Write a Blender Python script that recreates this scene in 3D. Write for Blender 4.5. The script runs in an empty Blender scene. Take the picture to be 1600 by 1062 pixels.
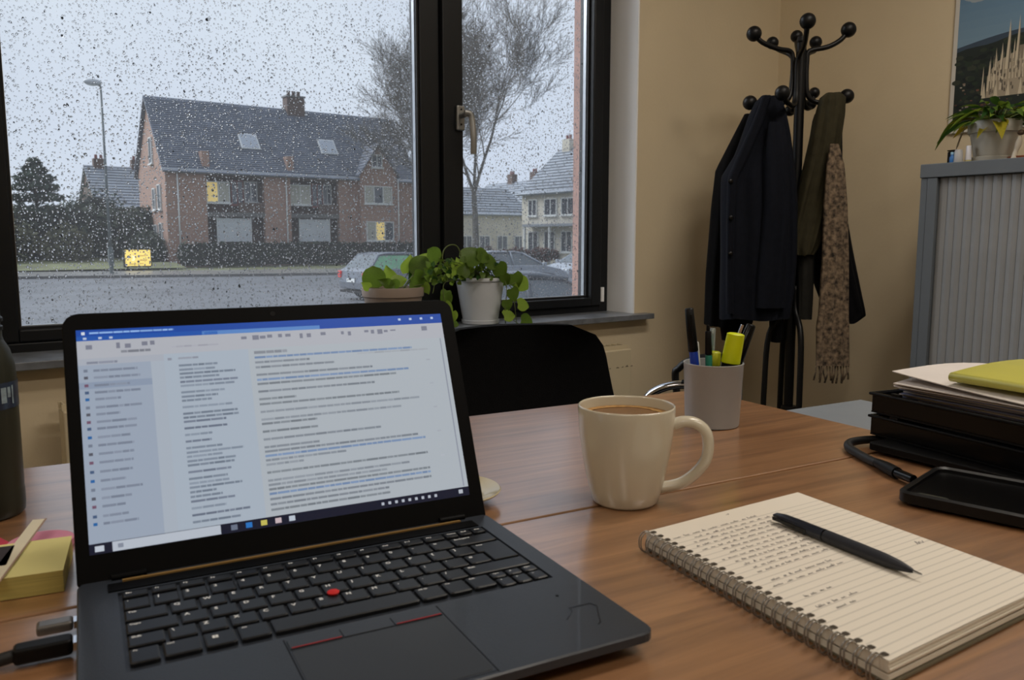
import bpy, math, random
import numpy as np
from math import sin, cos, pi, radians, sqrt, atan2
from mathutils import Vector, Matrix, Euler

SC = bpy.context.scene
COL = SC.collection
random.seed(7)
RNG = np.random.default_rng(7)

# ---------------------------------------------------------------- camera, sky, light, exposure
GROUND = -0.9          # the street lies below the office floor (z = 0)
DESK = 0.74
CAM = Vector((0.0, 0.0, 1.01))
cam_d = bpy.data.cameras.new('camera')
cam = bpy.data.objects.new('camera', cam_d)
COL.objects.link(cam)
cam.location = CAM
cam.rotation_euler = (radians(90 - 7.0917), 0, radians(-36.6197))
cam_d.sensor_fit = 'HORIZONTAL'
cam_d.sensor_width = 36
cam_d.lens = 36 * 1270 / 1600
cam_d.clip_start = 0.02
cam_d.clip_end = 500
cam_d.dof.use_dof = True
cam_d.dof.focus_distance = 1.35
cam_d.dof.aperture_fstop = 14
SC.camera = cam

SC.view_settings.view_transform = 'Standard'
SC.view_settings.look = 'None'
SC.view_settings.exposure = 0.0
SC.view_settings.gamma = 1.0
SC.view_settings.use_curve_mapping = False

w = bpy.data.worlds.new('overcast_sky')
SC.world = w
w.use_nodes = True
nt = w.node_tree
nt.nodes.clear()
wo = nt.nodes.new('ShaderNodeOutputWorld')
bg = nt.nodes.new('ShaderNodeBackground')
tc = nt.nodes.new('ShaderNodeTexCoord')
ns = nt.nodes.new('ShaderNodeTexNoise')
ns.inputs['Scale'].default_value = 1.6
ns.inputs['Detail'].default_value = 2.0
cr = nt.nodes.new('ShaderNodeValToRGB')
cr.color_ramp.elements[0].position = 0.35
cr.color_ramp.elements[0].color = (0.53, 0.61, 0.76, 1)
cr.color_ramp.elements[1].position = 0.62
cr.color_ramp.elements[1].color = (0.66, 0.74, 0.84, 1)
nt.links.new(tc.outputs['Generated'], ns.inputs['Vector'])
nt.links.new(ns.outputs['Fac'], cr.inputs['Fac'])
nt.links.new(cr.outputs['Color'], bg.inputs['Color'])
bg.inputs['Strength'].default_value = 1.04
nt.links.new(bg.outputs['Background'], wo.inputs['Surface'])

# the sun behind the cloud deck: one very soft, weak source high over the street
sun_d = bpy.data.lights.new('veiled_sun', 'SUN')
sun_d.energy = 4.4
sun_d.angle = radians(52)
sun_d.color = (0.90, 0.95, 1.0)
sun = bpy.data.objects.new('veiled_sun', sun_d)
COL.objects.link(sun)
sun.rotation_euler = Vector((-0.62, 0.66, 0.80)).to_track_quat('Z', 'Y').to_euler()

CEIL = 2.6
WARM = (1.0, 0.92, 0.82)
LAMP_W = 11.0


def area_light(name, loc, sx, sy, watts, color):
    l = bpy.data.lights.new(name, 'AREA')
    l.shape = 'RECTANGLE'
    l.size, l.size_y = sx, sy
    l.energy = watts
    l.color = color
    o = bpy.data.objects.new(name, l)
    o.location = loc
    COL.objects.link(o)
    return o


LAMPS = [(-1.1, -0.8), (1.0, -0.8), (-0.9, 0.9), (1.6, 0.45)]  # assumed lamps out of view, added to fill the room with warm light
LAMP_P = [0.9, 1.1, 0.6, 1.5]
for (lx, ly), lp in zip(LAMPS, LAMP_P):
    area_light('unseen_lamp_fill', (lx, ly, CEIL - 0.065), 1.1, 0.22, LAMP_W * lp, WARM)

# ---------------------------------------------------------------- materials
MATS = {}


def lin(c):
    return tuple((x / 255 / 12.92) if x / 255 <= 0.04045 else ((x / 255 + 0.055) / 1.055) ** 2.4 for x in c[:3])


def mat(name, rgb, rough=0.6, metal=0.0, spec=0.5, noise=0.0, nscale=20.0, bump=0.0, bscale=60.0, coat=0.0,
        trans=0.0, ior=1.45, emit=None, estr=1.0, sheen=0.0, stretch=None, sub=0.0, rgb2=None):
    if name in MATS:
        return MATS[name]
    m = bpy.data.materials.new(name)
    m.use_nodes = True
    t = m.node_tree
    b = t.nodes['Principled BSDF']
    base = lin(rgb)
    b.inputs['Base Color'].default_value = (*base, 1)
    b.inputs['Roughness'].default_value = rough
    b.inputs['Metallic'].default_value = metal
    b.inputs['Specular IOR Level'].default_value = spec
    b.inputs['IOR'].default_value = ior
    b.inputs['Coat Weight'].default_value = coat
    b.inputs['Transmission Weight'].default_value = trans
    b.inputs['Sheen Weight'].default_value = sheen
    if sub:
        b.inputs['Subsurface Weight'].default_value = sub
        b.inputs['Subsurface Radius'].default_value = (0.01, 0.01, 0.005)
    if emit:
        b.inputs['Emission Color'].default_value = (*lin(emit), 1)
        b.inputs['Emission Strength'].default_value = estr
    if noise or bump:
        co = t.nodes.new('ShaderNodeTexCoord')
        mp = t.nodes.new('ShaderNodeMapping')
        t.links.new(co.outputs['Object'], mp.inputs['Vector'])
        if stretch:
            mp.inputs['Scale'].default_value = stretch
        n = t.nodes.new('ShaderNodeTexNoise')
        n.inputs['Scale'].default_value = nscale
        n.inputs['Detail'].default_value = 6
        t.links.new(mp.outputs['Vector'], n.inputs['Vector'])
        if noise:
            r = t.nodes.new('ShaderNodeValToRGB')
            r.color_ramp.elements[0].position = 0.3
            r.color_ramp.elements[1].position = 0.7
            c2 = lin(rgb2) if rgb2 else tuple(x * (1 - noise) for x in base)
            r.color_ramp.elements[0].color = (*c2, 1)
            r.color_ramp.elements[1].color = (*[min(1, x * (1 + noise * 0.5)) for x in base], 1)
            t.links.new(n.outputs['Fac'], r.inputs['Fac'])
            t.links.new(r.outputs['Color'], b.inputs['Base Color'])
        if bump:
            n2 = t.nodes.new('ShaderNodeTexNoise')
            n2.inputs['Scale'].default_value = bscale
            n2.inputs['Detail'].default_value = 4
            t.links.new(mp.outputs['Vector'], n2.inputs['Vector'])
            bp = t.nodes.new('ShaderNodeBump')
            bp.inputs['Strength'].default_value = bump
            bp.inputs['Distance'].default_value = 0.002
            t.links.new(n2.outputs['Fac'], bp.inputs['Height'])
            t.links.new(bp.outputs['Normal'], b.inputs['Normal'])
    MATS[name] = m
    return m


def attr_mat(name, emission=False, rough=0.6, spec=0.3, strength=1.0):
    m = bpy.data.materials.new(name)
    m.use_nodes = True
    t = m.node_tree
    b = t.nodes['Principled BSDF']
    a = t.nodes.new('ShaderNodeVertexColor')
    a.layer_name = 'Col'
    if emission:
        b.inputs['Base Color'].default_value = (0.01, 0.01, 0.012, 1)
        t.links.new(a.outputs['Color'], b.inputs['Emission Color'])
        b.inputs['Emission Strength'].default_value = strength
    else:
        t.links.new(a.outputs['Color'], b.inputs['Base Color'])
    b.inputs['Roughness'].default_value = rough
    b.inputs['Specular IOR Level'].default_value = spec
    return m


def wood_mat(name, c1, c2, rough=0.34):
    m = bpy.data.materials.new(name)
    m.use_nodes = True
    t = m.node_tree
    b = t.nodes['Principled BSDF']
    co = t.nodes.new('ShaderNodeTexCoord')
    mp = t.nodes.new('ShaderNodeMapping')
    mp.inputs['Scale'].default_value = (1.6, 26, 10)
    t.links.new(co.outputs['Object'], mp.inputs['Vector'])
    n = t.nodes.new('ShaderNodeTexNoise')
    n.inputs['Scale'].default_value = 2.2
    n.inputs['Detail'].default_value = 8
    n.inputs['Roughness'].default_value = 0.62
    n.inputs['Distortion'].default_value = 0.6
    t.links.new(mp.outputs['Vector'], n.inputs['Vector'])
    r = t.nodes.new('ShaderNodeValToRGB')
    r.color_ramp.elements[0].position = 0.32
    r.color_ramp.elements[1].position = 0.68
    r.color_ramp.elements[0].color = (*lin(c1), 1)
    r.color_ramp.elements[1].color = (*lin(c2), 1)
    t.links.new(n.outputs['Fac'], r.inputs['Fac'])
    t.links.new(r.outputs['Color'], b.inputs['Base Color'])
    b.inputs['Roughness'].default_value = rough
    b.inputs['Specular IOR Level'].default_value = 0.55
    b.inputs['Coat Weight'].default_value = 1.0
    b.inputs['Coat Roughness'].default_value = 0.22
    b.inputs['Coat IOR'].default_value = 2.1
    bp = t.nodes.new('ShaderNodeBump')
    bp.inputs['Strength'].default_value = 0.08
    bp.inputs['Distance'].default_value = 0.001
    t.links.new(n.outputs['Fac'], bp.inputs['Height'])
    t.links.new(bp.outputs['Normal'], b.inputs['Normal'])
    return m


def brick_mat(name, c1, c2, cm, scale=1.0):
    m = bpy.data.materials.new(name)
    m.use_nodes = True
    t = m.node_tree
    b = t.nodes['Principled BSDF']
    b.inputs['Roughness'].default_value = 0.9
    co = t.nodes.new('ShaderNodeTexCoord')
    sp = t.nodes.new('ShaderNodeSeparateXYZ')
    ad = t.nodes.new('ShaderNodeMath')
    cb = t.nodes.new('ShaderNodeCombineXYZ')
    t.links.new(co.outputs['Object'], sp.inputs['Vector'])
    t.links.new(sp.outputs['X'], ad.inputs[0])
    t.links.new(sp.outputs['Y'], ad.inputs[1])
    t.links.new(ad.outputs[0], cb.inputs['X'])
    t.links.new(sp.outputs['Z'], cb.inputs['Y'])
    br = t.nodes.new('ShaderNodeTexBrick')
    br.inputs['Color1'].default_value = (*lin(c1), 1)
    br.inputs['Color2'].default_value = (*lin(c2), 1)
    br.inputs['Mortar'].default_value = (*lin(cm), 1)
    br.inputs['Scale'].default_value = scale
    br.inputs['Brick Width'].default_value = 0.24
    br.inputs['Row Height'].default_value = 0.08
    br.inputs['Mortar Size'].default_value = 0.008
    t.links.new(cb.outputs['Vector'], br.inputs['Vector'])
    t.links.new(br.outputs['Color'], b.inputs['Base Color'])
    return m


def pane_mat(name, veil=0.0, tint=(1, 1, 1)):
    """thin window glass: lets light through, mirrors by Fresnel, a wet-film veil stands in for the haze outside"""
    m = bpy.data.materials.new(name)
    m.use_nodes = True
    t = m.node_tree
    t.nodes.clear()
    out = t.nodes.new('ShaderNodeOutputMaterial')
    tr = t.nodes.new('ShaderNodeBsdfTransparent')
    tr.inputs['Color'].default_value = (*tint, 1)
    gl = t.nodes.new('ShaderNodeBsdfGlossy')
    gl.inputs['Roughness'].default_value = 0.02
    fr = t.nodes.new('ShaderNodeFresnel')
    fr.inputs['IOR'].default_value = 1.2
    mx = t.nodes.new('ShaderNodeMixShader')
    t.links.new(fr.outputs['Fac'], mx.inputs['Fac'])
    t.links.new(tr.outputs[0], mx.inputs[1])
    t.links.new(gl.outputs[0], mx.inputs[2])
    last = mx
    if veil:
        tl = t.nodes.new('ShaderNodeBsdfTranslucent')
        tl.inputs['Color'].default_value = (0.9, 0.92, 0.95, 1)
        m2 = t.nodes.new('ShaderNodeMixShader')
        m2.inputs['Fac'].default_value = veil
        t.links.new(mx.outputs[0], m2.inputs[1])
        t.links.new(tl.outputs[0], m2.inputs[2])
        last = m2
    t.links.new(last.outputs[0], out.inputs['Surface'])
    return m


# ---------------------------------------------------------------- mesh helpers
class MB:
    def __init__(s):
        s.v, s.f, s.m, s.c = [], [], [], []
        s.mi = 0
        s.col = None

    def add(s, vs, fs):
        o = len(s.v)
        s.v.extend([tuple(p) for p in vs])
        for f in fs:
            s.f.append(tuple(i + o for i in f))
            s.m.append(s.mi)
            s.c.append(s.col)
        return s

    def box(s, x0, x1, y0, y1, z0, z1, M=None):
        vs = [Vector(p) for p in ((x0, y0, z0), (x1, y0, z0), (x1, y1, z0), (x0, y1, z0),
                                  (x0, y0, z1), (x1, y0, z1), (x1, y1, z1), (x0, y1, z1))]
        if M:
            vs = [M @ p for p in vs]
        return s.add(vs, [(0, 3, 2, 1), (4, 5, 6, 7), (0, 1, 5, 4), (1, 2, 6, 5), (2, 3, 7, 6), (3, 0, 4, 7)])

    def quad(s, a, b, c, d):
        return s.add([a, b, c, d], [(0, 1, 2, 3)])

    def prism(s, pts, z0, z1, M=None):
        """pts: counter-clockwise outline in xy, extruded in z"""
        n = len(pts)
        vs = [Vector((p[0], p[1], z0)) for p in pts] + [Vector((p[0], p[1], z1)) for p in pts]
        if M:
            vs = [M @ p for p in vs]
        fs = [tuple(range(n - 1, -1, -1)), tuple(range(n, 2 * n))]
        fs += [(i, (i + 1) % n, n + (i + 1) % n, n + i) for i in range(n)]
        return s.add(vs, fs)

    def lathe(s, prof, n=32, M=None, close=True):
        """prof: list of (r, z)"""
        vs, fs = [], []
        for r, z in prof:
            for k in range(n):
                a = 2 * pi * k / n
                vs.append(Vector((r * cos(a), r * sin(a), z)))
        if M:
            vs = [M @ p for p in vs]
        for i in range(len(prof) - 1):
            for k in range(n):
                k2 = (k + 1) % n
                fs.append((i * n + k, i * n + k2, (i + 1) * n + k2, (i + 1) * n + k))
        if close:
            fs.append(tuple(range(n - 1, -1, -1)))
            fs.append(tuple((len(prof) - 1) * n + k for k in range(n)))
        return s.add(vs, fs)

    def tube(s, pts, r, n=8, flat=1.0, caps=True, up=None):
        pts = [Vector(p) for p in pts]
        rr = r if isinstance(r, (list, tuple)) else [r] * len(pts)
        vs, fs = [], []
        prev = up or Vector((0, 0, 1))
        for i, p in enumerate(pts):
            d = (pts[min(i + 1, len(pts) - 1)] - pts[max(i - 1, 0)]).normalized()
            a = prev - d * prev.dot(d)
            if a.length < 1e-4:
                a = Vector((1, 0, 0)) - d * d.x
                if a.length < 1e-4:
                    a = Vector((0, 1, 0))
            a.normalize()
            b = d.cross(a)
            prev = a
            for k in range(n):
                t = 2 * pi * k / n
                vs.append(p + a * cos(t) * rr[i] * flat + b * sin(t) * rr[i])
        for i in range(len(pts) - 1):
            for k in range(n):
                k2 = (k + 1) % n
                fs.append((i * n + k, i * n + k2, (i + 1) * n + k2, (i + 1) * n + k))
        if caps:
            fs.append(tuple(range(n - 1, -1, -1)))
            fs.append(tuple((len(pts) - 1) * n + k for k in range(n)))
        return s.add(vs, fs)

    def ball(s, c, r, n=16, m=10, sc=(1, 1, 1)):
        prof = [(r * sin(pi * i / m), -r * cos(pi * i / m)) for i in range(m + 1)]
        prof[0] = (r * 0.02, -r)
        prof[-1] = (r * 0.02, r)
        M = Matrix.Translation(c) @ Matrix.Diagonal((*sc, 1))
        return s.lathe(prof, n, M)

    def grid(s, rows, closed=False):
        """rows: list of equal-length lists of points"""
        n = len(rows[0])
        vs = [p for r in rows for p in r]
        fs = []
        for i in range(len(rows) - 1):
            for k in range(n if closed else n - 1):
                k2 = (k + 1) % n
                fs.append((i * n + k, i * n + k2, (i + 1) * n + k2, (i + 1) * n + k))
        return s.add(vs, fs)

    def mesh(s, name, mats, smooth=False):
        me = bpy.data.meshes.new(name)
        me.from_pydata([tuple(p) for p in s.v], [], s.f)
        for m in (mats if isinstance(mats, (list, tuple)) else [mats]):
            me.materials.append(m)
        me.polygons.foreach_set('material_index', s.m)
        if smooth:
            me.polygons.foreach_set('use_smooth', [True] * len(s.f))
        if any(c is not None for c in s.c):
            a = me.color_attributes.new('Col', 'FLOAT_COLOR', 'CORNER')
            buf = []
            for f, c in zip(s.f, s.c):
                cc = (*lin(c or (128, 128, 128)), 1)
                for _ in f:
                    buf.extend(cc)
            a.data.foreach_set('color', buf)
        me.update()
        return me

    def build(s, name, mats, parent=None, smooth=False, bevel=0, seg=2, auto=None, subsurf=0, loc=None, rot=None):
        me = s.mesh(name, mats, smooth or auto is not None)
        o = bpy.data.objects.new(name, me)
        COL.objects.link(o)
        if parent:
            o.parent = parent
        if loc is not None:
            o.location = loc
        if rot is not None:
            o.rotation_euler = rot
        if bevel:
            b = o.modifiers.new('bevel', 'BEVEL')
            b.width = bevel
            b.segments = seg
            b.limit_method = 'ANGLE'
            b.angle_limit = radians(40)
            if smooth or auto is not None:
                b.harden_normals = False
        if auto is not None:
            me.set_sharp_from_angle(angle=radians(auto))
        if subsurf:
            q = o.modifiers.new('sub', 'SUBSURF')
            q.levels = q.render_levels = subsurf
        return o


def thing(name, label, cat, loc=(0, 0, 0), rz=0, group=None):
    o = bpy.data.objects.new(name, None)
    COL.objects.link(o)
    o.location = loc
    o.rotation_euler = (0, 0, rz)
    o['label'] = label
    o['category'] = cat
    if group:
        o['group'] = group
    return o


def tag(o, label, cat, group=None, kind=None):
    o['label'] = label
    o['category'] = cat
    if group:
        o['group'] = group
    if kind:
        o['kind'] = kind
    return o


def struct(o, label=None):
    o['kind'] = 'structure'
    if label:
        o['label'] = label
    return o


def dup(o, parent=None, loc=None, rot=None, scale=None):
    c = o.copy()
    COL.objects.link(c)
    if parent is not None:
        c.parent = parent
    if loc is not None:
        c.location = loc
    if rot is not None:
        c.rotation_euler = rot
    if scale is not None:
        c.scale = scale
    return c


def inst(name, me, parent, loc=(0, 0, 0), rot=(0, 0, 0), scale=(1, 1, 1)):
    o = bpy.data.objects.new(name, me)
    COL.objects.link(o)
    o.parent = parent
    o.location = loc
    o.rotation_euler = rot
    o.scale = scale
    return o


def text_mesh(s, size, m, extrude=0.0):
    cu = bpy.data.curves.new('lettering', 'FONT')
    cu.body = s
    cu.size = size
    cu.extrude = extrude
    cu.offset = size * .025
    cu.resolution_u = 2
    tmp = bpy.data.objects.new('lettering', cu)
    me = bpy.data.meshes.new_from_object(tmp)
    bpy.data.objects.remove(tmp)
    me.materials.clear()
    me.materials.append(m)
    return me


def spline(pts, n=6):
    """Catmull-Rom through the points"""
    P = [Vector(p) for p in pts]
    P = [P[0] * 2 - P[1]] + P + [P[-1] * 2 - P[-2]]
    out = []
    for i in range(1, len(P) - 2):
        for k in range(n):
            t = k / n
            a, b, c, d = P[i - 1:i + 3]
            out.append(0.5 * ((2 * b) + (c - a) * t + (2 * a - 5 * b + 4 * c - d) * t * t + (3 * b - a - 3 * c + d) * t ** 3))
    out.append(P[-2])
    return out


def fbm(x, seed=0.0):
    return (sin(x * 1.7 + seed) + 0.5 * sin(x * 3.9 + seed * 2.1) + 0.25 * sin(x * 8.3 + seed * 3.7)) / 1.75


# ---------------------------------------------------------------- shared materials
m_wall = mat('cream_wall_paint', (216, 200, 170), 0.85, noise=0.06, nscale=3.0, bump=0.25, bscale=90)
m_white = mat('white_wall_paint', (244, 245, 246), 0.7, bump=0.15, bscale=80)
m_ceil = mat('ceiling_paint', (232, 229, 220), 0.9, noise=0.04, nscale=4)
m_floor = mat('grey_carpet', (88, 86, 84), 0.95, noise=0.3, nscale=150, bump=0.4, bscale=300)
m_frame = mat('anthracite_window_frame', (21, 23, 26), 0.42, spec=.35, noise=0.15, nscale=8)
m_gasket = mat('rubber_gasket', (12, 12, 13), 0.6, noise=0.1)
m_spacer = mat('aluminium_spacer', (190, 194, 198), 0.3, metal=0.9, noise=0.05)
m_sill = mat('dark_slate_sill', (112, 116, 122), 0.3, noise=0.35, nscale=30, spec=0.6)
m_jamb = mat('salmon_brick_jamb', (166, 132, 120), 0.9, noise=0.18, nscale=12)
m_black = mat('black_plastic', (9, 9, 10), 0.45, spec=.22, noise=0.15, nscale=60)
m_blackgloss = mat('glossy_black_plastic', (7, 7, 8), 0.22, spec=.28, noise=0.1, nscale=30)
m_blackmetal = mat('black_painted_steel', (13, 13, 14), 0.42, spec=.35, noise=0.2, nscale=12)
m_chrome = mat('chrome', (205, 208, 214), 0.12, metal=1.0, noise=0.05, nscale=4)
m_wood = wood_mat('beech_desk_top', (122, 84, 54), (164, 118, 78), 0.42)
m_edge = mat('beech_edge_band', (140, 98, 62), 0.5, noise=0.2, nscale=20)
m_paper = mat('cream_paper', (222, 214, 198), 0.85, noise=0.04, nscale=8)
m_glass = pane_mat('window_glass', veil=0.03)  # the veil in the wet glass stands in for rain haze outdoors
m_dglass = mat('dark_house_window_glass', (70, 76, 84), 0.12, spec=0.8, noise=0.3, nscale=1.5)
m_soil = mat('potting_soil', (42, 32, 25), 0.95, noise=0.5, nscale=90, bump=0.6, bscale=120)


def leaf_mat(name, c, c2):
    m = mat(name, c, 0.45, noise=0.3, nscale=35, rgb2=c2, spec=0.4)
    t = m.node_tree
    b = t.nodes['Principled BSDF']
    out = t.nodes['Material Output']
    tl = t.nodes.new('ShaderNodeBsdfTranslucent')
    tl.inputs['Color'].default_value = (*lin((min(255, c[0] + 22), min(255, c[1] + 24), c[2] + 8)), 1)
    mx = t.nodes.new('ShaderNodeMixShader')
    mx.inputs['Fac'].default_value = 0.35
    t.links.new(b.outputs[0], mx.inputs[1])
    t.links.new(tl.outputs[0], mx.inputs[2])
    t.links.new(mx.outputs[0], out.inputs['Surface'])
    return m


m_leaf = leaf_mat('green_leaf', (92, 116, 40), (64, 90, 30))
m_leafb = leaf_mat('bright_green_leaf', (140, 164, 60), (104, 134, 44))
m_leafd = leaf_mat('deep_green_leaf', (48, 82, 34), (30, 58, 24))
m_leafy = leaf_mat('yellowed_leaf', (182, 158, 44), (120, 130, 40))
m_stem = mat('green_stem', (92, 104, 52), 0.6, noise=0.2, nscale=40)

# ================================================================ ROOM SHELL
WY = 2.0            # inner face of the window wall
WT = 0.28           # its thickness
RX = 2.775          # inner face of the right wall
OX0, OX1, OZ0, OZ1 = 0.10, 2.015, 0.75, 2.25      # window opening
LX, BY = -2.6, -2.6

struct(MB().box(LX - .2, RX + .2, BY - .2, WY + WT, -0.15, 0).build('floor', m_floor))
struct(MB().box(LX - .2, RX + .2, BY - .2, WY + WT, CEIL, CEIL + .2).build('ceiling', m_ceil))
b = MB()
b.box(LX - .2, OX0, WY, WY + WT, 0, CEIL)
b.box(OX1, RX + .2, WY, WY + WT, 0, CEIL)
b.box(OX0, OX1, WY, WY + WT, 0, OZ0 - .02)
b.box(OX0, OX1, WY, WY + WT, OZ1, CEIL)
struct(b.build('wall_back', m_wall))
struct(MB().box(RX, RX + .2, BY - .2, WY, 0, CEIL).build('wall_right', m_wall))
struct(MB().box(LX - .2, LX, BY - .2, WY, 0, CEIL).build('wall_left', m_wall))
struct(MB().box(LX, RX, BY - .2, BY, 0, CEIL).build('wall_front', m_wall))
# white plastered reveals and the pink outer jamb
b = MB()
b.box(OX1 - .006, OX1, WY + .001, WY + .135, OZ0, OZ1 - .001)
b.box(OX0, OX0 + .006, WY + .001, WY + .135, OZ0, OZ1 - .001)
b.box(OX0 + .007, OX1 - .007, WY + .001, WY + .135, OZ1 - .006, OZ1)
struct(b.build('trim_1', m_white), 'white plastered window reveal')
b = MB()
b.box(OX1 - .035, OX1, WY + .205, WY + WT + .01, OZ0 - .05, OZ1)
b.box(OX0, OX0 + .03, WY + .205, WY + WT + .01, OZ0 - .05, OZ1)
b.box(OX1, OX1 + 1.2, WY + WT, WY + WT + .01, -0.9, CEIL)
b.box(OX0 - 1.2, OX0, WY + WT, WY + WT + .01, -0.9, CEIL)
b.box(OX0, OX1, WY + WT, WY + WT + .01, -0.9, OZ0 - .05)
b.box(OX0 + .03, OX1 - .035, WY + .205, WY + WT + .01, OZ0 - .05, OZ0 - .01)
struct(b.build('trim_2', m_jamb), 'salmon coloured outer window jamb')

# ---- window: left light, right opening light, mullion between
FY0, FY1 = WY + .13, WY + .20
window = thing('window_1', 'dark framed two-light window streaked with rain', 'window', (0, 0, 0))
del window['category']
window['kind'] = 'structure'
GX = [(0.195, 1.25), (1.39, 1.922)]     # clear glass between the sashes
GZ0, GZ1 = 0.805, 2.19
b = MB()
b.box(OX0 + .006, .15, FY0, FY1, OZ0, OZ1 - .006)
b.box(1.968, OX1 - .007, FY0, FY1, OZ0, OZ1 - .006)
b.box(.15, 1.968, FY0, FY1, OZ0, .775)
b.box(.15, 1.968, FY0, FY1, 2.215, OZ1 - .006)
b.box(1.298, 1.338, FY0 + .01, FY1, .775, 2.215)
b.build('window_frame', m_frame, window, bevel=.003)
for gx, yy, nm in ((GX[0], 0.004, 'sash'), (GX[1], -0.012, 'sash')):
    b = MB()
    x0 = .151 if gx is GX[0] else 1.319
    x1 = 1.317 if gx is GX[0] else 1.967
    b.box(x0, gx[0], FY0 + yy, FY1 - .006, .776, 2.214)
    b.box(gx[1], x1, FY0 + yy, FY1 - .006, .776, 2.214)
    b.box(gx[0], gx[1], FY0 + yy, FY1 - .006, .776, GZ0)
    b.box(gx[0], gx[1], FY0 + yy, FY1 - .006, GZ1, 2.214)
    s = b.build(nm, m_frame, window, bevel=.004)
    g = MB()
    a, c = gx
    for k, (d, e, yk) in enumerate(((0, .006, .012), (.006, .0078, .022))):
        g.mi = k
        g.box(a + d, a + e, FY0 + yk, FY0 + .036, GZ0 + d, GZ1 - d)
        g.box(c - e, c - d, FY0 + yk, FY0 + .036, GZ0 + d, GZ1 - d)
        g.box(a + e, c - e, FY0 + yk, FY0 + .036, GZ0 + d, GZ0 + e)
        g.box(a + e, c - e, FY0 + yk, FY0 + .036, GZ1 - e, GZ1 - d)
    g.build('glazing_bead', [m_gasket, m_spacer], s)
    MB().box(a + .001, c - .001, FY0 + .037, FY0 + .041, GZ0 + .001, GZ1 - .001).build('pane', m_glass, window)
GY = FY0 + .0412
# handle on the opening light
hd = MB()
hd.box(1.361, 1.389, FY0 - .024, FY0 - .0125, 1.334, 1.408)
hp = hd.build('handle_plate', mat('brushed_nickel', (150, 150, 148), 0.4, metal=0.7, noise=0.1, nscale=30), window, bevel=.004, seg=3)
hd = MB().lathe([(.0085, 0), (.0085, .032)], 16, Matrix.Translation((1.375, FY0 - .024, 1.378)) @ Matrix.Rotation(pi / 2, 4, 'X'))
hd.tube(spline([(1.366, FY0 - .055, 1.381), (1.384, FY0 - .058, 1.379), (1.39, FY0 - .06, 1.36), (1.392, FY0 - .064, 1.31), (1.393, FY0 - .062, 1.262)], 5), .0095, 10, flat=.6, up=Vector((1, 0, 0)))
hd.build('handle_lever', MATS['brushed_nickel'], window, auto=50)
for zz in (1.352, 1.396):
    MB().lathe([(.003, 0), (.003, .0012)], 10, Matrix.Translation((1.375, FY0 - .024, zz)) @ Matrix.Rotation(pi / 2, 4, 'X')).build('screw', m_gasket, hp)
MB().lathe([(.007, 0), (.007, .05)], 12, Matrix.Translation((1.972, FY0 - .012, .79))).build('hinge', m_white, window)
# sill
s = MB().box(-.12, 2.068, WY - .045, FY0 + .01, OZ0 - .014, OZ0 + .004)
struct(s.build('trim_3', m_sill, bevel=.002), 'dark slate window sill')

# ---- raindrops: real water beads on the outer face of both lights
m_water = bpy.data.materials.new('rain_water')
m_water.use_nodes = True
_b = m_water.node_tree.nodes['Principled BSDF']
_b.inputs['Base Color'].default_value = (1, 1, 1, 1)
_b.inputs['Transmission Weight'].default_value = 1
_b.inputs['Roughness'].default_value = 0
_b.inputs['IOR'].default_value = 1.33
_b.inputs['Specular IOR Level'].default_value = 0.5


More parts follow.
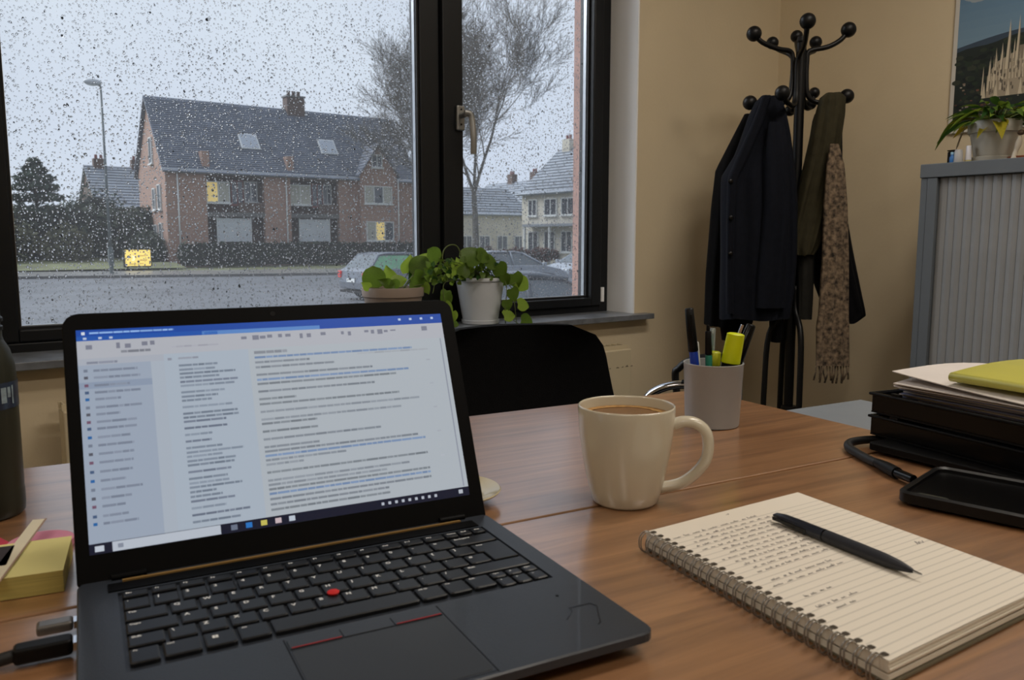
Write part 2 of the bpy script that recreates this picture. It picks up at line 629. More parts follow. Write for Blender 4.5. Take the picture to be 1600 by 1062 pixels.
def raindrops(name, x0, x1, z0, z1, n, parent):
    rings, seg = 2, 8
    base = []
    for i in range(rings):
        t = (i / rings) * pi / 2
        for k in range(seg):
            a = 2 * pi * k / seg
            base.append((cos(t) * cos(a), sin(t), cos(t) * sin(a)))
    base.append((0, 1, 0))
    base = np.array(base)
    nb = len(base)
    fs = [tuple(range(seg))]
    for i in range(rings - 1):
        for k in range(seg):
            k2 = (k + 1) % seg
            fs.append((i * seg + k, (i + 1) * seg + k, (i + 1) * seg + k2, i * seg + k2))
    for k in range(seg):
        fs.append(((rings - 1) * seg + k, nb - 1, (rings - 1) * seg + (k + 1) % seg))
    # beads sit apart from one another: a jittered lattice with gaps
    cell = .0068
    nx, nz = int((x1 - x0) / cell), int((z1 - z0) / cell)
    gx, gz = np.meshgrid(np.arange(nx), np.arange(nz))
    gx, gz = gx.reshape(-1), gz.reshape(-1)
    keep = RNG.random(len(gx)) < .86 - .30 * (gz / nz)
    gx, gz = gx[keep], gz[keep]
    n = len(gx)
    X = x0 + (gx + .5 + RNG.uniform(-.48, .48, n)) * cell
    Z = z0 + (gz + .5 + RNG.uniform(-.48, .48, n)) * cell
    # some beads follow vertical runs
    runs = RNG.uniform(x0, x1, int(90 * (x1 - x0)))
    k = RNG.random(n) < 0.16
    X[k] = np.clip(RNG.choice(runs, k.sum()) + RNG.normal(0, .0012, k.sum()), x0, x1)
    R = np.clip(RNG.lognormal(math.log(.00145), .36, n), .0006, .0032)
    asp = RNG.uniform(.85, 1.5, n)
    rot = RNG.uniform(-.5, .5, n)
    V = np.empty((n, nb, 3))
    bx = base[None, :, 0] * R[:, None] * (1 + .25 * RNG.standard_normal((n, 1)) * .5)
    bz = base[None, :, 2] * (R * asp)[:, None]
    # hanging shape: fuller and thicker below
    bx = bx * (1 - .22 * base[None, :, 2])
    V[:, :, 0] = X[:, None] + bx * np.cos(rot)[:, None] - bz * np.sin(rot)[:, None]
    V[:, :, 2] = Z[:, None] + bx * np.sin(rot)[:, None] + bz * np.cos(rot)[:, None]
    V[:, :, 1] = GY + base[None, :, 1] * (R * .54)[:, None] * (1 - .25 * base[None, :, 2])
    F = []
    L, S = [], []
    tot = 0
    loops = np.array([i for f in fs for i in f])
    lens = np.array([len(f) for f in fs])
    me = bpy.data.meshes.new(name)
    me.vertices.add(n * nb)
    me.vertices.foreach_set('co', V.reshape(-1))
    me.loops.add(n * len(loops))
    me.loops.foreach_set('vertex_index', (loops[None, :] + (np.arange(n) * nb)[:, None]).reshape(-1).astype(np.int32))
    me.polygons.add(n * len(fs))
    starts = np.concatenate([[0], np.cumsum(np.tile(lens, n))[:-1]])
    me.polygons.foreach_set('loop_start', starts.astype(np.int32))
    sm = np.tile(np.array([False] + [True] * (len(fs) - 1)), n)
    me.polygons.foreach_set('use_smooth', sm)
    me.update(calc_edges=True)
    me.validate()
    me.materials.append(m_water)
    o = bpy.data.objects.new(name, me)
    COL.objects.link(o)
    if parent:
        o.parent = parent
    o['kind'] = 'stuff'
    return o


raindrops('raindrops', .197, 1.248, .807, 2.188, 21000, window)
raindrops('raindrops', 1.392, 1.920, .807, 2.188, 10500, window)

# ---- radiator
rad = thing('radiator', 'cream panel radiator under the window sill, scuffed near its top', 'radiator', (.24, 1.885, .12))
RW, RH = 1.65, .545
m_rad = mat('cream_radiator_enamel', (206, 192, 162), 0.45, noise=0.05, nscale=6)
MB().box(0, RW, 0, .016, 0, RH - .012).build('front_panel', m_rad, rad, bevel=.004, seg=3)
MB().box(.01, RW - .01, .05, .066, .01, RH - .02).build('rear_panel', m_rad, rad, bevel=.004)
b = MB()
b.box(0, RW, .017, .024, RH - .014, RH)
b.box(0, RW, .062, .07, RH - .014, RH)
for i in range(66):
    x = .004 + i * (RW - .012) / 65
    b.box(x, x + .004, .024, .062, RH - .010, RH - .001)
b.build('top_grille', m_rad, rad)
b = MB()
b.box(0, .006, .017, .066, .02, RH - .016)
b.box(RW - .006, RW, .017, .066, .02, RH - .016)
b.build('side_cover', m_rad, rad)
MB().tube([(-.03, .04, .06), (.002, .04, .06)], .014, 12).build('valve', m_white, rad, auto=40)
MB().tube([(-.02, .04, .06), (-.02, .04, -.118)], .008, 10).build('pipe', m_white, rad, smooth=True)
for x in (.25, 1.4):
    MB().box(x, x + .04, .066, .113, .1, .4).build('bracket', m_rad, rad)
b = MB()
rs = random.Random(3)
for i in range(26):
    x = 1.0 + i * .026 + rs.uniform(-.008, .008)
    b.add([(x, -.0006, .475), (x + rs.uniform(.004, .018), -.0006, .474), (x + .01, -.0006, .478 + rs.uniform(0, .004))], [(0, 1, 2)])
b.build('scuff', mat('grey_scuff', (120, 110, 92), .9, noise=.2), rad)

# ---- baseboards
struct(MB().box(LX, RX, WY - .014, WY - .0005, 0.001, .07).build('baseboard_back', m_white, bevel=.003))
struct(MB().box(RX - .014, RX - .0005, BY, WY - .015, 0.001, .07).build('baseboard_right', m_white, bevel=.003))

# ---- unseen ceiling lights, assumed and added as warm room fill
for i, (lx, ly) in enumerate(LAMPS):
    t = thing('unseen_ceiling_light', ['unseen ceiling light behind the desk on the left', 'unseen ceiling light behind the desk on the right',
              'unseen ceiling light over the desk beside the window', 'unseen ceiling light over the desk near the cabinet'][i], 'light', (lx, ly, CEIL))
    MB().box(-.6, .6, -.15, .15, -.05, -.0005).build('housing', m_white, t, bevel=.004)
    MB().box(-.57, .57, -.12, .12, -.054, -.0505).build('diffuser', mat('lamp_diffuser', (240, 235, 220), .6, emit=(255, 226, 185), estr=1.0), t)
# ================================================================ DESKS
DRZ = radians(-7.5)
DO = Vector((1.133, 0.962, 0))


def desk_top(t, x0, x1, y0, y1, right_band=True):
    MB().box(x0, x1, y0, y1, DESK - .024, DESK).build('desk_top', m_wood, t, bevel=.0015)
    e = MB()
    e.box(x0 - .001, x0 - .0002, y0 + .002, y1 - .002, DESK - .0225, DESK - .0015)
    e.box(x1 + .0002, x1 + .001, y0 + .002, y1 - .002, DESK - .0225, DESK - .0015)
    e.build('edge_band', m_edge, t)
    m_dl = mat('grey_steel_leg', (120, 124, 128), .4, metal=.4, noise=.1)
    f = MB()
    f.box(x0 + .06, x1 - .06, y1 - .07, y1 - .045, DESK - .085, DESK - .026)
    f.box(x0 + .06, x1 - .06, y0 + .045, y0 + .07, DESK - .085, DESK - .026)
    f.build('under_frame', m_dl, t)
    for x in (x0 + .05, x1 - .09):
        for y in (y0 + .04, y1 - .08):
            MB().box(x, x + .04, y, y + .04, .002, DESK - .026).build('leg', m_dl, t, bevel=.003)


d1 = thing('desk', 'beech desk by the window with the coffee mug and pen cup on it', 'desk', DO, DRZ)
desk_top(d1, -1.75, 0.0, -.443, 0)
d2 = thing('desk', 'beech desk in front with the laptop and notebook on it', 'desk', DO, DRZ)
desk_top(d2, -1.75, .42, -1.35, -.446)

# grey pedestal butted against the window-side desk
pd = thing('drawer_pedestal', 'grey metal pedestal with flat top at the right end of the desk', 'pedestal', DO, DRZ)
m_gmet = mat('grey_pedestal_steel', (122, 128, 134), .42, noise=.08, nscale=10)
MB().box(.008, .266, -.440, -.138, .695, .72).build('top', m_gmet, pd, bevel=.003)
MB().box(.014, .260, -.436, -.146, .03, .694).build('body', m_gmet, pd, bevel=.002)
for i in range(3):
    d = MB().box(.2605, .270, -.43, -.15, .05 + i * .215, .255 + i * .215).build('drawer', m_gmet, pd, bevel=.002)
    MB().box(.2705, .278, -.34, -.24, .20 + i * .215, .215 + i * .215).build('handle', m_black, d, bevel=.002)
for x in (.03, .22):
    for y in (-.42, -.18):
        MB().lathe([(.012, .002), (.012, .029)], 12, Matrix.Translation((x, y, 0))).build('caster', m_black, pd)

# ================================================================ LAPTOP
LW, LD, LH, LT = .335, .2575, .205, radians(21.85)
lap = thing('laptop', 'open black laptop on the front desk showing a mail program', 'laptop', (.0842, .6525, DESK), radians(-8.79))
m_lap = mat('charcoal_laptop_shell', (44, 49, 57), .40, spec=.5, coat=.06, noise=.10, nscale=14, bump=.1, bscale=900)
m_key = mat('black_key_cap', (17, 18, 21), .38, noise=.1, nscale=60)
m_bez = mat('black_bezel', (5, 5, 6), .5, spec=.12, noise=.1, nscale=40)
m_leg = mat('white_legend_print', (235, 236, 236), .5, noise=.05)
m_red = mat('red_rubber', (200, 24, 22), .6, noise=.1, nscale=200)
m_redl = mat('red_stripe', (150, 22, 24), .5, noise=.1)
TZ = .017      # top deck height above the desk


def rrect(x0, x1, y0, y1, r, n=4):
    pts = []
    for cx, cy, a0 in ((x1 - r, y0 + r, -90), (x1 - r, y1 - r, 0), (x0 + r, y1 - r, 90), (x0 + r, y0 + r, 180)):
        for k in range(n + 1):
            a = radians(a0 + 90 * k / n)
            pts.append((cx + r * cos(a), cy + r * sin(a)))
    return pts


# base shell: wedge underside, top deck with a recessed keyboard well
KX0, KX1, KY0, KY1 = .026, .3175, -.154, -.031
b = MB()
outer = rrect(0, LW, -LD, 0, .010)
lower = rrect(.012, LW - .012, -LD + .016, -.006, .010)
n = len(outer)
vs = [(p[0], p[1], TZ - .0065) for p in outer] + [(q[0], q[1], .003) for q in lower]
b.add(vs, [(i, n + i, n + (i + 1) % n, (i + 1) % n) for i in range(n)] + [tuple(range(2 * n - 1, n - 1, -1))])
b.add([(p[0], p[1], TZ - .0065) for p in outer] + [(p[0], p[1], TZ - .001) for p in outer],
      [(i, (i + 1) % n, n + (i + 1) % n, n + i) for i in range(n)])
inn = rrect(.001, LW - .001, -LD + .001, -.001, .009)
b.add([(p[0], p[1], TZ - .001) for p in outer] + [(p[0], p[1], TZ) for p in inn],
      [(i, (i + 1) % n, n + (i + 1) % n, n + i) for i in range(n)])
# deck around the well (four strips between the rounded outline and the well)
well = [(KX1, KY0), (KX1, KY1), (KX0, KY1), (KX0, KY0)]
vs = [(p[0], p[1], TZ) for p in inn] + [(p[0], p[1], TZ) for p in well]
fs = []
q = n // 4
for c in range(4):
    ids = list(range(c * q, (c + 1) * q))
    for a in ids[:-1]:
        fs.append((a, a + 1, n + c))
    fs.append((ids[-1], ((c + 1) * q) % n, n + (c + 1) % 4, n + c))
b.add(vs, fs)
wz = TZ - .0022
b.add([(x, y, TZ) for x, y in well] + [(x, y, wz) for x, y in well], [(0, 1, 5, 4), (1, 2, 6, 5), (2, 3, 7, 6), (3, 0, 4, 7), (4, 5, 6, 7)])
base = b.build('base', m_lap, lap)
for x in (.03, .30):
    for y in (-.03, -.22):
        MB().lathe([(.006, 0.0002), (.006, .0035)], 14, Matrix.Translation((x, y, 0))).build('rubber_foot', m_black, lap)

# keys
U = (KX1 - KX0 - .003) / 15.0
KX = KX0 + .0015


def key(x0, x1, y0, y1, leg='', size=.0042):
    g = .0012
    b = MB()
    x0, x1, y0, y1 = x0 + g, x1 - g, y0 + g, y1 - g
    z0, z1, zt = wz + .0002, wz + .0026, wz + .0032
    o = [(x0, y0 + .001), (x0 + .0025, y0), (x1 - .0025, y0), (x1, y0 + .001), (x1, y1), (x0, y1)]
    i_ = [(x0 + .001, y0 + .0018), (x0 + .003, y0 + .0012), (x1 - .003, y0 + .0012), (x1 - .001, y0 + .0018), (x1 - .001, y1 - .0008), (x0 + .001, y1 - .0008)]
    m_ = 6
    vs = [(p[0], p[1], z0) for p in o] + [(p[0], p[1], z1) for p in o] + [(p[0], p[1], zt) for p in i_]
    fs = [(k, (k + 1) % m_, m_ + (k + 1) % m_, m_ + k) for k in range(m_)] + [(m_ + k, m_ + (k + 1) % m_, 2 * m_ + (k + 1) % m_, 2 * m_ + k) for k in range(m_)]
    fs.append(tuple(range(2 * m_, 3 * m_)))
    b.add(vs, fs)
    k = b.build('key', m_key, base)
    if leg:
        me = text_mesh(leg, size, m_leg)
        inst('legend', me, k, (x0 + .0022, y1 - .0012 - size * .85, zt + .00012))
    return k


rows = [(-.045, -.033, [(1, 'Esc')] + [(1, 'F%d' % i) for i in range(1, 13)] + [(.67, 'Home'), (.67, 'End'), (.66, 'Del')], .0032),
        (-.0662, -.0477, [(1, '`')] + [(1, c) for c in '1234567890-='] + [(2, 'Backspace')], .0046),
        (-.0858, -.0673, [(1.5, 'Tab')] + [(1, c) for c in 'QWERTYUIOP[]'], .0044),
        (-.1054, -.0869, [(1.75, 'Caps')] + [(1, c) for c in "ASDFGHJKL;'#"], .0044),
        (-.125, -.1065, [(1.25, 'Shift')] + [(1, c) for c in '\\ZXCVBNM,./'] + [(2.75, 'Shift')], .0044)]
for y0, y1, ks, sz in rows:
    x = KX
    for wd, lg in ks:
        key(x, x + wd * U, y0, y1, lg, sz * 1.15 if len(lg) == 1 else min(sz, .0034))
        x += wd * U
# tall enter key with its step
x0, x1 = KX + 13.5 * U, KX + 15 * U
xs = KX + 13.75 * U
b = MB()
g = .0012
b.prism([(xs + g, -.1054 + g), (x1 - g, -.1054 + g), (x1 - g, -.0673 - g), (x0 + g, -.0673 - g), (x0 + g, -.0858 + g), (xs + g, -.0858 + g)], wz + .0002, wz + .003)
k = b.build('key', m_key, base, bevel=.0007)
inst('legend', text_mesh('Enter', .0027, m_leg), k, (x0 + .005, -.0725, wz + .0032))
# bottom row
x = KX
for wd, lg in [(1, 'Fn'), (1.25, 'Ctrl'), (1.1, ''), (1.1, 'Alt'), (5.3, ''), (1.1, 'Alt Gr'), (1, 'Prt'), (1.05, 'Ctrl')]:
    kk = key(x, x + wd * U, -.1475, -.1261, lg, .0027)
    if wd == 1.1 and lg == '':
        lb = MB()
        for i in range(2):
            for j in range(2):
                lb.box(i * .0019, i * .0019 + .0016, j * .0019, j * .0019 + .0016, 0, .0001)
        lb.build('legend', m_leg, kk, loc=(x + .006, -.136, wz + .0033))
    x += wd * U
aw = (KX + 15 * U - x) / 3
for i in range(3):
    key(x + i * aw, x + (i + 1) * aw, -.1372, -.1261, ('PgUp', '^', 'PgDn')[i], .0022 if i != 1 else .004)
    key(x + i * aw, x + (i + 1) * aw, -.1530, -.1376, '<v>'[i], .0032)
# trackpoint
MB().lathe([(.0025, wz), (.0028, wz + .003), (.0042, wz + .0036), (.0044, wz + .0046), (.0034, wz + .0053), (.0005, wz + .0054)], 20,
           Matrix.Translation((.1625, -.1068, 0))).build('pointing_stick', m_red, base, auto=50)
# touchpad and its buttons
MB().prism(rrect(.1175, .2195, -.2515, -.1735, .003), TZ - .0004, TZ + .0003).build('touchpad', mat('touchpad_glass', (40, 42, 45), .35, noise=.06), lap, bevel=.0002)
for i, (x0, x1) in enumerate(((.1175, .151), (.1515, .1855), (.186, .2195))):
    bt = MB()
    bt.prism([(x0, -.1725), (x1, -.1725), (x1, -.1605), (x0, -.1605)], TZ - .0003, TZ + .0008)
    bo = bt.build('mouse_button', m_lap, lap, bevel=.0004)
    if i != 1:
        MB().box(x0 + .001, x1 - .001, -.1724, -.1713, TZ + .0009, TZ + .0011).build('red_stripe', m_redl, bo)
# touchpad seam lines, debossed emblem, screw, hinge strip
b = MB()
for (a, c) in (((.2208, -.158), (.2208, -.2545)), ((.1162, -.158), (.1162, -.2545)), ((.1162, -.2535), (.2208, -.2535))):
    b.box(min(a[0], c[0]) - .0004, max(a[0], c[0]) + .0004, min(a[1], c[1]) - .0003, max(a[1], c[1]) + .0003, TZ - .0002, TZ + .00008)
b.build('deck_seam', m_bez, lap)
b = MB()
E1 = [(.2905, -.2175), (.3005, -.2075), (.3010, -.2035), (.3175, -.2040), (.3195, -.2095), (.3085, -.2305), (.3055, -.2330)]
for p, q_ in zip(E1[:-1], E1[1:]):
    p, q_ = Vector((*p, 0)), Vector((*q_, 0))
    d = (q_ - p).normalized()
    nn = Vector((-d.y, d.x, 0)) * .0005
    b.add([(v.x, v.y, TZ + z) for z in (0, .0003) for v in (p - nn, q_ - nn, q_ + nn, p + nn)],
          [(0, 3, 2, 1), (4, 5, 6, 7), (0, 1, 5, 4), (1, 2, 6, 5), (2, 3, 7, 6), (3, 0, 4, 7)])
b.build('emblem', mat('emblem_grey', (20, 21, 24), .25, metal=.2, noise=.1), lap)
b = MB()
b.lathe([(.0012, TZ), (.0012, TZ + .0003)], 12, Matrix.Translation((.3035, -.183, 0)))
b.build('indicator', m_bez, lap)
m_brass = mat('bronze_hinge_strip', (176, 140, 84), .4, metal=.5, noise=.1)
MB().box(.03, .305, -.0125, -.0100, TZ, TZ + .0016).build('hinge_strip', m_brass, lap)
MB().box(.02, .315, -.0285, -.0140, TZ - .0002, TZ + .0009).build('speaker_grille', m_bez, lap)

# lid
lidE = thing('lid_pivot', '', '', (0, 0, 0))
for kx in ('label', 'category'):
    del lidE[kx]
lidE.name = 'lid'
lidE.parent = lap
lidE.location = (0, -.002, TZ + .001)
lidE.rotation_euler = (pi / 2 - LT, 0, 0)   # local x = width, y = up the lid, z = towards the user
def lid_outline(x0, x1, y0, y1, r, q_=.002):
    o = rrect(x0, x1, y0, y1, r)
    n_ = len(o) // 4
    top = [p for i_, p in enumerate(o) if n_ <= i_ < 3 * n_]
    return [(x0 + q_, y0), (x1 - q_, y0), (x1, y0 + q_)] + top + [(x0, y0 + q_)]


MB().prism(lid_outline(0, LW, -.004, LH + .003, .012), -.0075, 0).build('lid_shell', m_bez, lidE, bevel=.0012)
MB().prism(lid_outline(.001, LW - .001, -.003, LH + .002, .011), .0001, .0009).build('bezel', m_bez, lidE)
SX0, SX1, SY0, SY1 = .0095, .3215, .0185, .1935
D = MB()
D.col = (176, 186, 198)
sz = .00105


def R_(x0, x1, y0, y1, c, dz=0.0):
    """rectangle on the screen; x,y in 0..1 from the top left"""
    D.col = c
    X0, X1 = SX0 + (SX1 - SX0) * x0, SX0 + (SX1 - SX0) * x1
    Y0, Y1 = SY1 - (SY1 - SY0) * y1, SY1 - (SY1 - SY0) * y0
    z = sz + dz
    D.add([(X0, Y0, z), (X1, Y0, z), (X1, Y1, z), (X0, Y1, z)], [(0, 1, 2, 3)])


rs = random.Random(11)
R_(0, 1, 0, 1, (176, 186, 199))
R_(0, 1, 0, .052, (20, 74, 168), .00002)
R_(.0, .34, .03, .052, (30, 88, 178), .00004)
R_(.30, .62, .032, .052, (92, 140, 206), .00004)
R_(0, 1, .052, .135, (184, 187, 196), .00002)
R_(0, .168, .135, .955, (162, 174, 192), .00002)
R_(.0, .20, .135, .165, (176, 182, 194), .00003)
R_(.20, .415, .135, .955, (176, 188, 202), .00002)
R_(.415, 1, .135, .955, (182, 190, 198), .00002)
R_(0, .168, .245, .275, (146, 160, 182), .00003)


def line(x, y, wd, h, c, words=True):
    e = x + wd
    while x < e:
        l = rs.uniform(.010, .035) if words else wd
        l = min(l, e - x)
        j = rs.randint(-10, 10)
        R_(x, x + l, y, y + h * 1.2, tuple(max(0, min(255, v + j + 22)) for v in c), .00006)
        x += l + .0016


R_(.012, .02, .010, .024, (220, 228, 240), .00006)
line(.03, .012, .20, .007, (120, 160, 215))
for x in (.015, .05, .075):
    R_(x, x + .008, .036, .046, (190, 205, 230), .00006)
for i in range(4):
    R_(.86 + i * .035, .868 + i * .035, .016, .028, (190, 208, 235), .00006)
for x in (.02, .09, .11, .15, .17, .40, .43, .45, .47, .50, .52, .56, .58, .62, .68, .70, .75, .77, .79, .81, .83, .93):
    h = rs.uniform(.007, .02)
    R_(x, x + rs.uniform(.008, .018), .066 + rs.uniform(0, .01), .076 + h, (128, 132, 148), .00006)
line(.10, .104, .07, .01, (110, 114, 124))
line(.22, .098, .12, .006, (150, 152, 164))
line(.02, .15, .07, .009, (120, 126, 142))
y = .185
i = 0
while y < .89:
    R_(.012, .021, y, y + .013, [(120, 130, 148), (90, 92, 104), (120, 86, 110), (74, 96, 130), (40, 104, 168)][i % 5], .00006)
    line(.034, y + .002, rs.uniform(.05, .11), .009, (112, 122, 140))
    y += rs.uniform(.030, .042)
    i += 1
line(.235, .155, .05, .008, (130, 136, 150))
line(.209, .155, .01, .01, (128, 134, 148))
y = .19
while y < .93:
    c = rs.choice([(102, 114, 130), (118, 130, 146), (96, 106, 124)])
    line(.235, y, rs.uniform(.06, .15), .0085, c)
    y += rs.choice([.019, .021, .031])
y = .175
line(.43, .148, .09, .012, (122, 128, 138))
line(.72, .19, .22, .007, (146, 152, 160))
while y < .93:
    c = rs.choice([(112, 120, 130), (124, 132, 142), (104, 128, 164), (110, 118, 126)])
    line(.43, y, rs.choice([.10, .15, .22, .33, .40, .44, .46]), .009, c)
    y += rs.choice([.021, .025, .038])
for k in range(5):
    line(.93, .25 + k * .13, .012, .006, (156, 162, 172))
R_(.984, .988, .14, .95, (150, 156, 170), .00006)
R_(0, 1, .955, 1, (16, 22, 44), .00008)
R_(.05, .30, .957, .998, (192, 200, 212), .0001)
line(.09, .973, .14, .008, (150, 158, 172))
R_(.012, .032, .966, .990, (200, 208, 220), .00012)
R_(.062, .074, .968, .986, (140, 148, 164), .00012)
for x, c in ((.325, (110, 120, 140)), (.362, (40, 120, 200)), (.40, (206, 196, 96)), (.437, (210, 190, 196)), (.473, (196, 206, 220))):
    R_(x, x + .016, .965, .989, c, .00012)
for k in range(9):
    R_(.73 + k * .02, .738 + k * .02, .970, .984, (188, 194, 206), .00012)
line(.915, .972, .035, .009, (160, 166, 178))
R_(.967, .98, .966, .986, (190, 196, 206), .00012)
D.build('display', attr_mat('display_emission', True, .25, .5, .82), lidE)
MB().lathe([(.0022, .0009), (.0022, .0013)], 16, Matrix.Translation((.163, .2005, 0))).build('webcam', m_blackgloss, lidE)
for x in (.035, .30):
    MB().lathe([(.0028, -.012), (.0028, .012)], 14, Matrix.Translation((x, -.004, TZ + .0015)) @ Matrix.Rotation(pi / 2, 4, 'Y')).build('hinge', m_bez, lap)

# plugs on the left side of the laptop
LM = Matrix.Translation((.0842, .6525, DESK)) @ Matrix.Rotation(radians(-8.79), 4, 'Z')


def lap_pt(x, y, z=0):
    return LM @ Vector((x, y, z))


m_cable = mat('black_cable', (18, 18, 19), .5, noise=.1)
m_plugg = mat('grey_metal_plug', (120, 118, 116), .35, metal=.6, noise=.15)
t = thing('usb_plug', 'short grey plug in the upper left side port of the laptop', 'plug', lap_pt(0, -.048, 0), radians(-8.79))
MB().box(-.0245, -.0025, -.006, .006, .005, .012).build('body', m_plugg, t, bevel=.002, seg=3)
MB().box(-.0022, -.0003, -.0045, .0045, .006, .011).build('contact', m_chrome, t)
t = thing('cable_plug', 'black cable plugged into the laptop side below the grey plug', 'cable', lap_pt(0, -.080, 0), radians(-8.79))
MB().prism(rrect(-.036, -.0025, -.0065, .0065, .003), .003, .0135).build('plug_body', m_black, t, bevel=.002, seg=3)
MB().box(-.0022, -.0003, -.0055, .0055, .0055, .0110).build('contact', m_chrome, t)
MB().tube(spline([(-.034, 0, .008), (-.050, -.001, .0065), (-.07, .000, .005), (-.11, -.012, .0035), (-.2, -.03, .0035), (-.34, .03, .0035)], 6), [.0042] * 7 + [.0028] * 24, 10).build('cable', m_cable, t, smooth=True)

# ================================================================ MUG
mug = thing('coffee_mug', 'cream ceramic mug of coffee on the desk', 'mug', (.5815, .586, DESK), radians(-36.6 - 8))
mug.scale = (1.03, 1.03, 1.03)
m_cer = mat('cream_glazed_ceramic', (206, 198, 178), .16, spec=.6, coat=.3, noise=.03, nscale=6)
prof_o = [(.0285, .0006), (.0315, .0010), (.0335, .0035), (.0362, .014), (.0400, .030), (.0440, .052), (.0466, .072), (.0478, .088), (.0482, .0972), (.0479, .0985), (.0470, .0990), (.0461, .0984)]
prof_i = [(.0458, .0970), (.0454, .086), (.0442, .070), (.0415, .050), (.036, .024), (.030, .010), (.012, .006), (.0005, .006)]
b = MB()
b.lathe(prof_o + prof_i, 56, close=False)
b.add([(.0285 * cos(2 * pi * k / 56), .0285 * sin(2 * pi * k / 56), .0006) for k in range(56)], [tuple(range(55, -1, -1))])
b.build('cup_body', m_cer, mug, auto=60)
hp_ = spline([(.0455, 0, .0800), (.056, 0, .0835), (.068, 0, .0820), (.0775, 0, .0740), (.0805, 0, .0610), (.0785, 0, .0460), (.069, 0, .0320), (.054, 0, .0205), (.0325, 0, .0150)], 6)
MB().tube(hp_, .0078, 14, flat=.72, up=Vector((0, 0, 1))).build('handle', m_cer, mug, smooth=True)
m_cof = mat('coffee', (120, 82, 46), .12, spec=.6, noise=.25, nscale=40)
m_cre = mat('coffee_crema', (186, 146, 88), .5, noise=.35, nscale=180, rgb2=(140, 100, 56))
b = MB()
b.lathe([(.0005, .0884), (.0385, .0884)], 48, close=False)
co = b.build('coffee', m_cof, mug)
b = MB()
rs = random.Random(5)
ri = [.0375 + .0016 * fbm(2 * pi * k / 60 * 3, 1.3) for k in range(60)]
b.grid([[(ri[k] * cos(2 * pi * k / 60), ri[k] * sin(2 * pi * k / 60), .0887) for k in range(60)],
        [(.0454 * cos(2 * pi * k / 60), .0454 * sin(2 * pi * k / 60), .0890) for k in range(60)]], closed=True)
b.build('crema', m_cre, co)

# ================================================================ PEN CUP AND PENS
VIEW_RZ = radians(-36.62)
PC = Vector((.931, .762, DESK))
cup = thing('pen_cup', 'grey pencil cup full of pens and highlighters behind the coffee mug', 'pen cup', PC, VIEW_RZ)
m_cupg = mat('grey_plastic_cup', (160, 160, 160), .38, noise=.06, nscale=20)
b = MB()
b.lathe([(.0365, .0006), (.0380, .0012), (.0388, .004), (.0425, .0905), (.0432, .0915), (.0430, .0925), (.0408, .0925), (.0405, .091), (.0372, .005), (.0005, .004)], 56, close=False)
b.add([(.0365 * cos(2 * pi * k / 56), .0365 * sin(2 * pi * k / 56), .0006) for k in range(56)], [tuple(range(55, -1, -1))])
b.build('cup_body', m_cupg, cup, auto=40)


def stick(name, label, cat, p0, p1, parts):
    """a pen from p0 to p1 (cup frame); parts: (part name, t0, t1, r0, r1, material, flat)"""
    M = Matrix.Translation(PC) @ Matrix.Rotation(VIEW_RZ, 4, 'Z')
    a, c = M @ Vector(p0), M @ Vector(p1)
    t = thing(name, label, cat, a)
    t['group'] = 'pens in the grey cup'
    d = (c - a)
    t.rotation_mode = 'QUATERNION'
    qz = Matrix.Rotation(VIEW_RZ, 3, 'Z').to_quaternion()
    t.rotation_quaternion = Vector((0, 0, 1)).rotation_difference(d.normalized()) @ qz
    L = d.length
    for pn, t0, t1, r0, r1, m, fl in parts:
        M2 = Matrix.Diagonal((1, fl, 1, 1))
        e = min(.0015, (t1 - t0) * L * .3)
        MB().lathe([(r0 * .8, t0 * L + .0001), (r0, t0 * L + e), (r1, t1 * L - e), (r1 * .75, t1 * L - .0001)], 20, M2).build(pn, m, t, auto=50)
    return t, L


m_blue = mat('blue_pen_plastic', (18, 52, 150), .3, noise=.1)
m_teal = mat('teal_pen_plastic', (20, 110, 92), .3, noise=.1)
m_yel = mat('fluorescent_yellow_plastic', (206, 218, 20), .38, noise=.06, nscale=30)
m_yg = mat('yellow_green_plastic', (176, 182, 40), .3, noise=.2, nscale=60)
m_clear = mat('clear_pen_plastic', (196, 206, 204), .12, noise=.05, trans=.7)
t, L = stick('blue_pen', 'blue pen with a black cap, leftmost in the grey cup', 'pen', (-.018, -.006, .006), (-.040, -.010, .172),
             [('barrel', 0, .72, .0062, .0062, m_blue, 1), ('cap', .62, 1, .0072, .0062, m_black, 1)])
MB().box(-.0012, .0012, -.0095, -.0072, L * .66, L * .95).build('clip', m_black, t, bevel=.0005)
t, L = stick('fineliner', 'thin black pen with a teal band in the grey cup', 'pen', (-.006, -.014, .006), (-.0150, -.022, .149),
             [('barrel', 0, .70, .005, .005, m_teal, 1), ('cap', .70, .94, .0052, .0042, m_black, 1), ('tip', .94, 1, .0026, .0022, m_black, 1)])
t, L = stick('clear_ballpoint', 'clear ballpoint with a green refill standing behind the highlighters', 'pen', (.000, .018, .006), (.003, .022, .140),
             [('barrel', 0, 1, .004, .004, m_clear, 1)])
MB().lathe([(.0012, .002), (.0012, L * .93)], 8).build('refill', m_teal, t)
t, L = stick('small_highlighter', 'small yellow-green highlighter beside the big yellow one', 'highlighter', (-.006, -.006, .006), (-.0025, -.016, .1105),
             [('barrel', 0, .86, .0086, .0086, m_yg, .8), ('cap', .80, 1, .0096, .0088, m_yg, .8)])
t, L = stick('yellow_highlighter', 'big fluorescent yellow highlighter with a black barrel', 'highlighter', (.008, -.008, .005), (.0255, -.0205, .1370),
             [('barrel', 0, .72, .0120, .0120, m_black, .62), ('cap', .665, 1, .0140, .0128, m_yel, .62)])
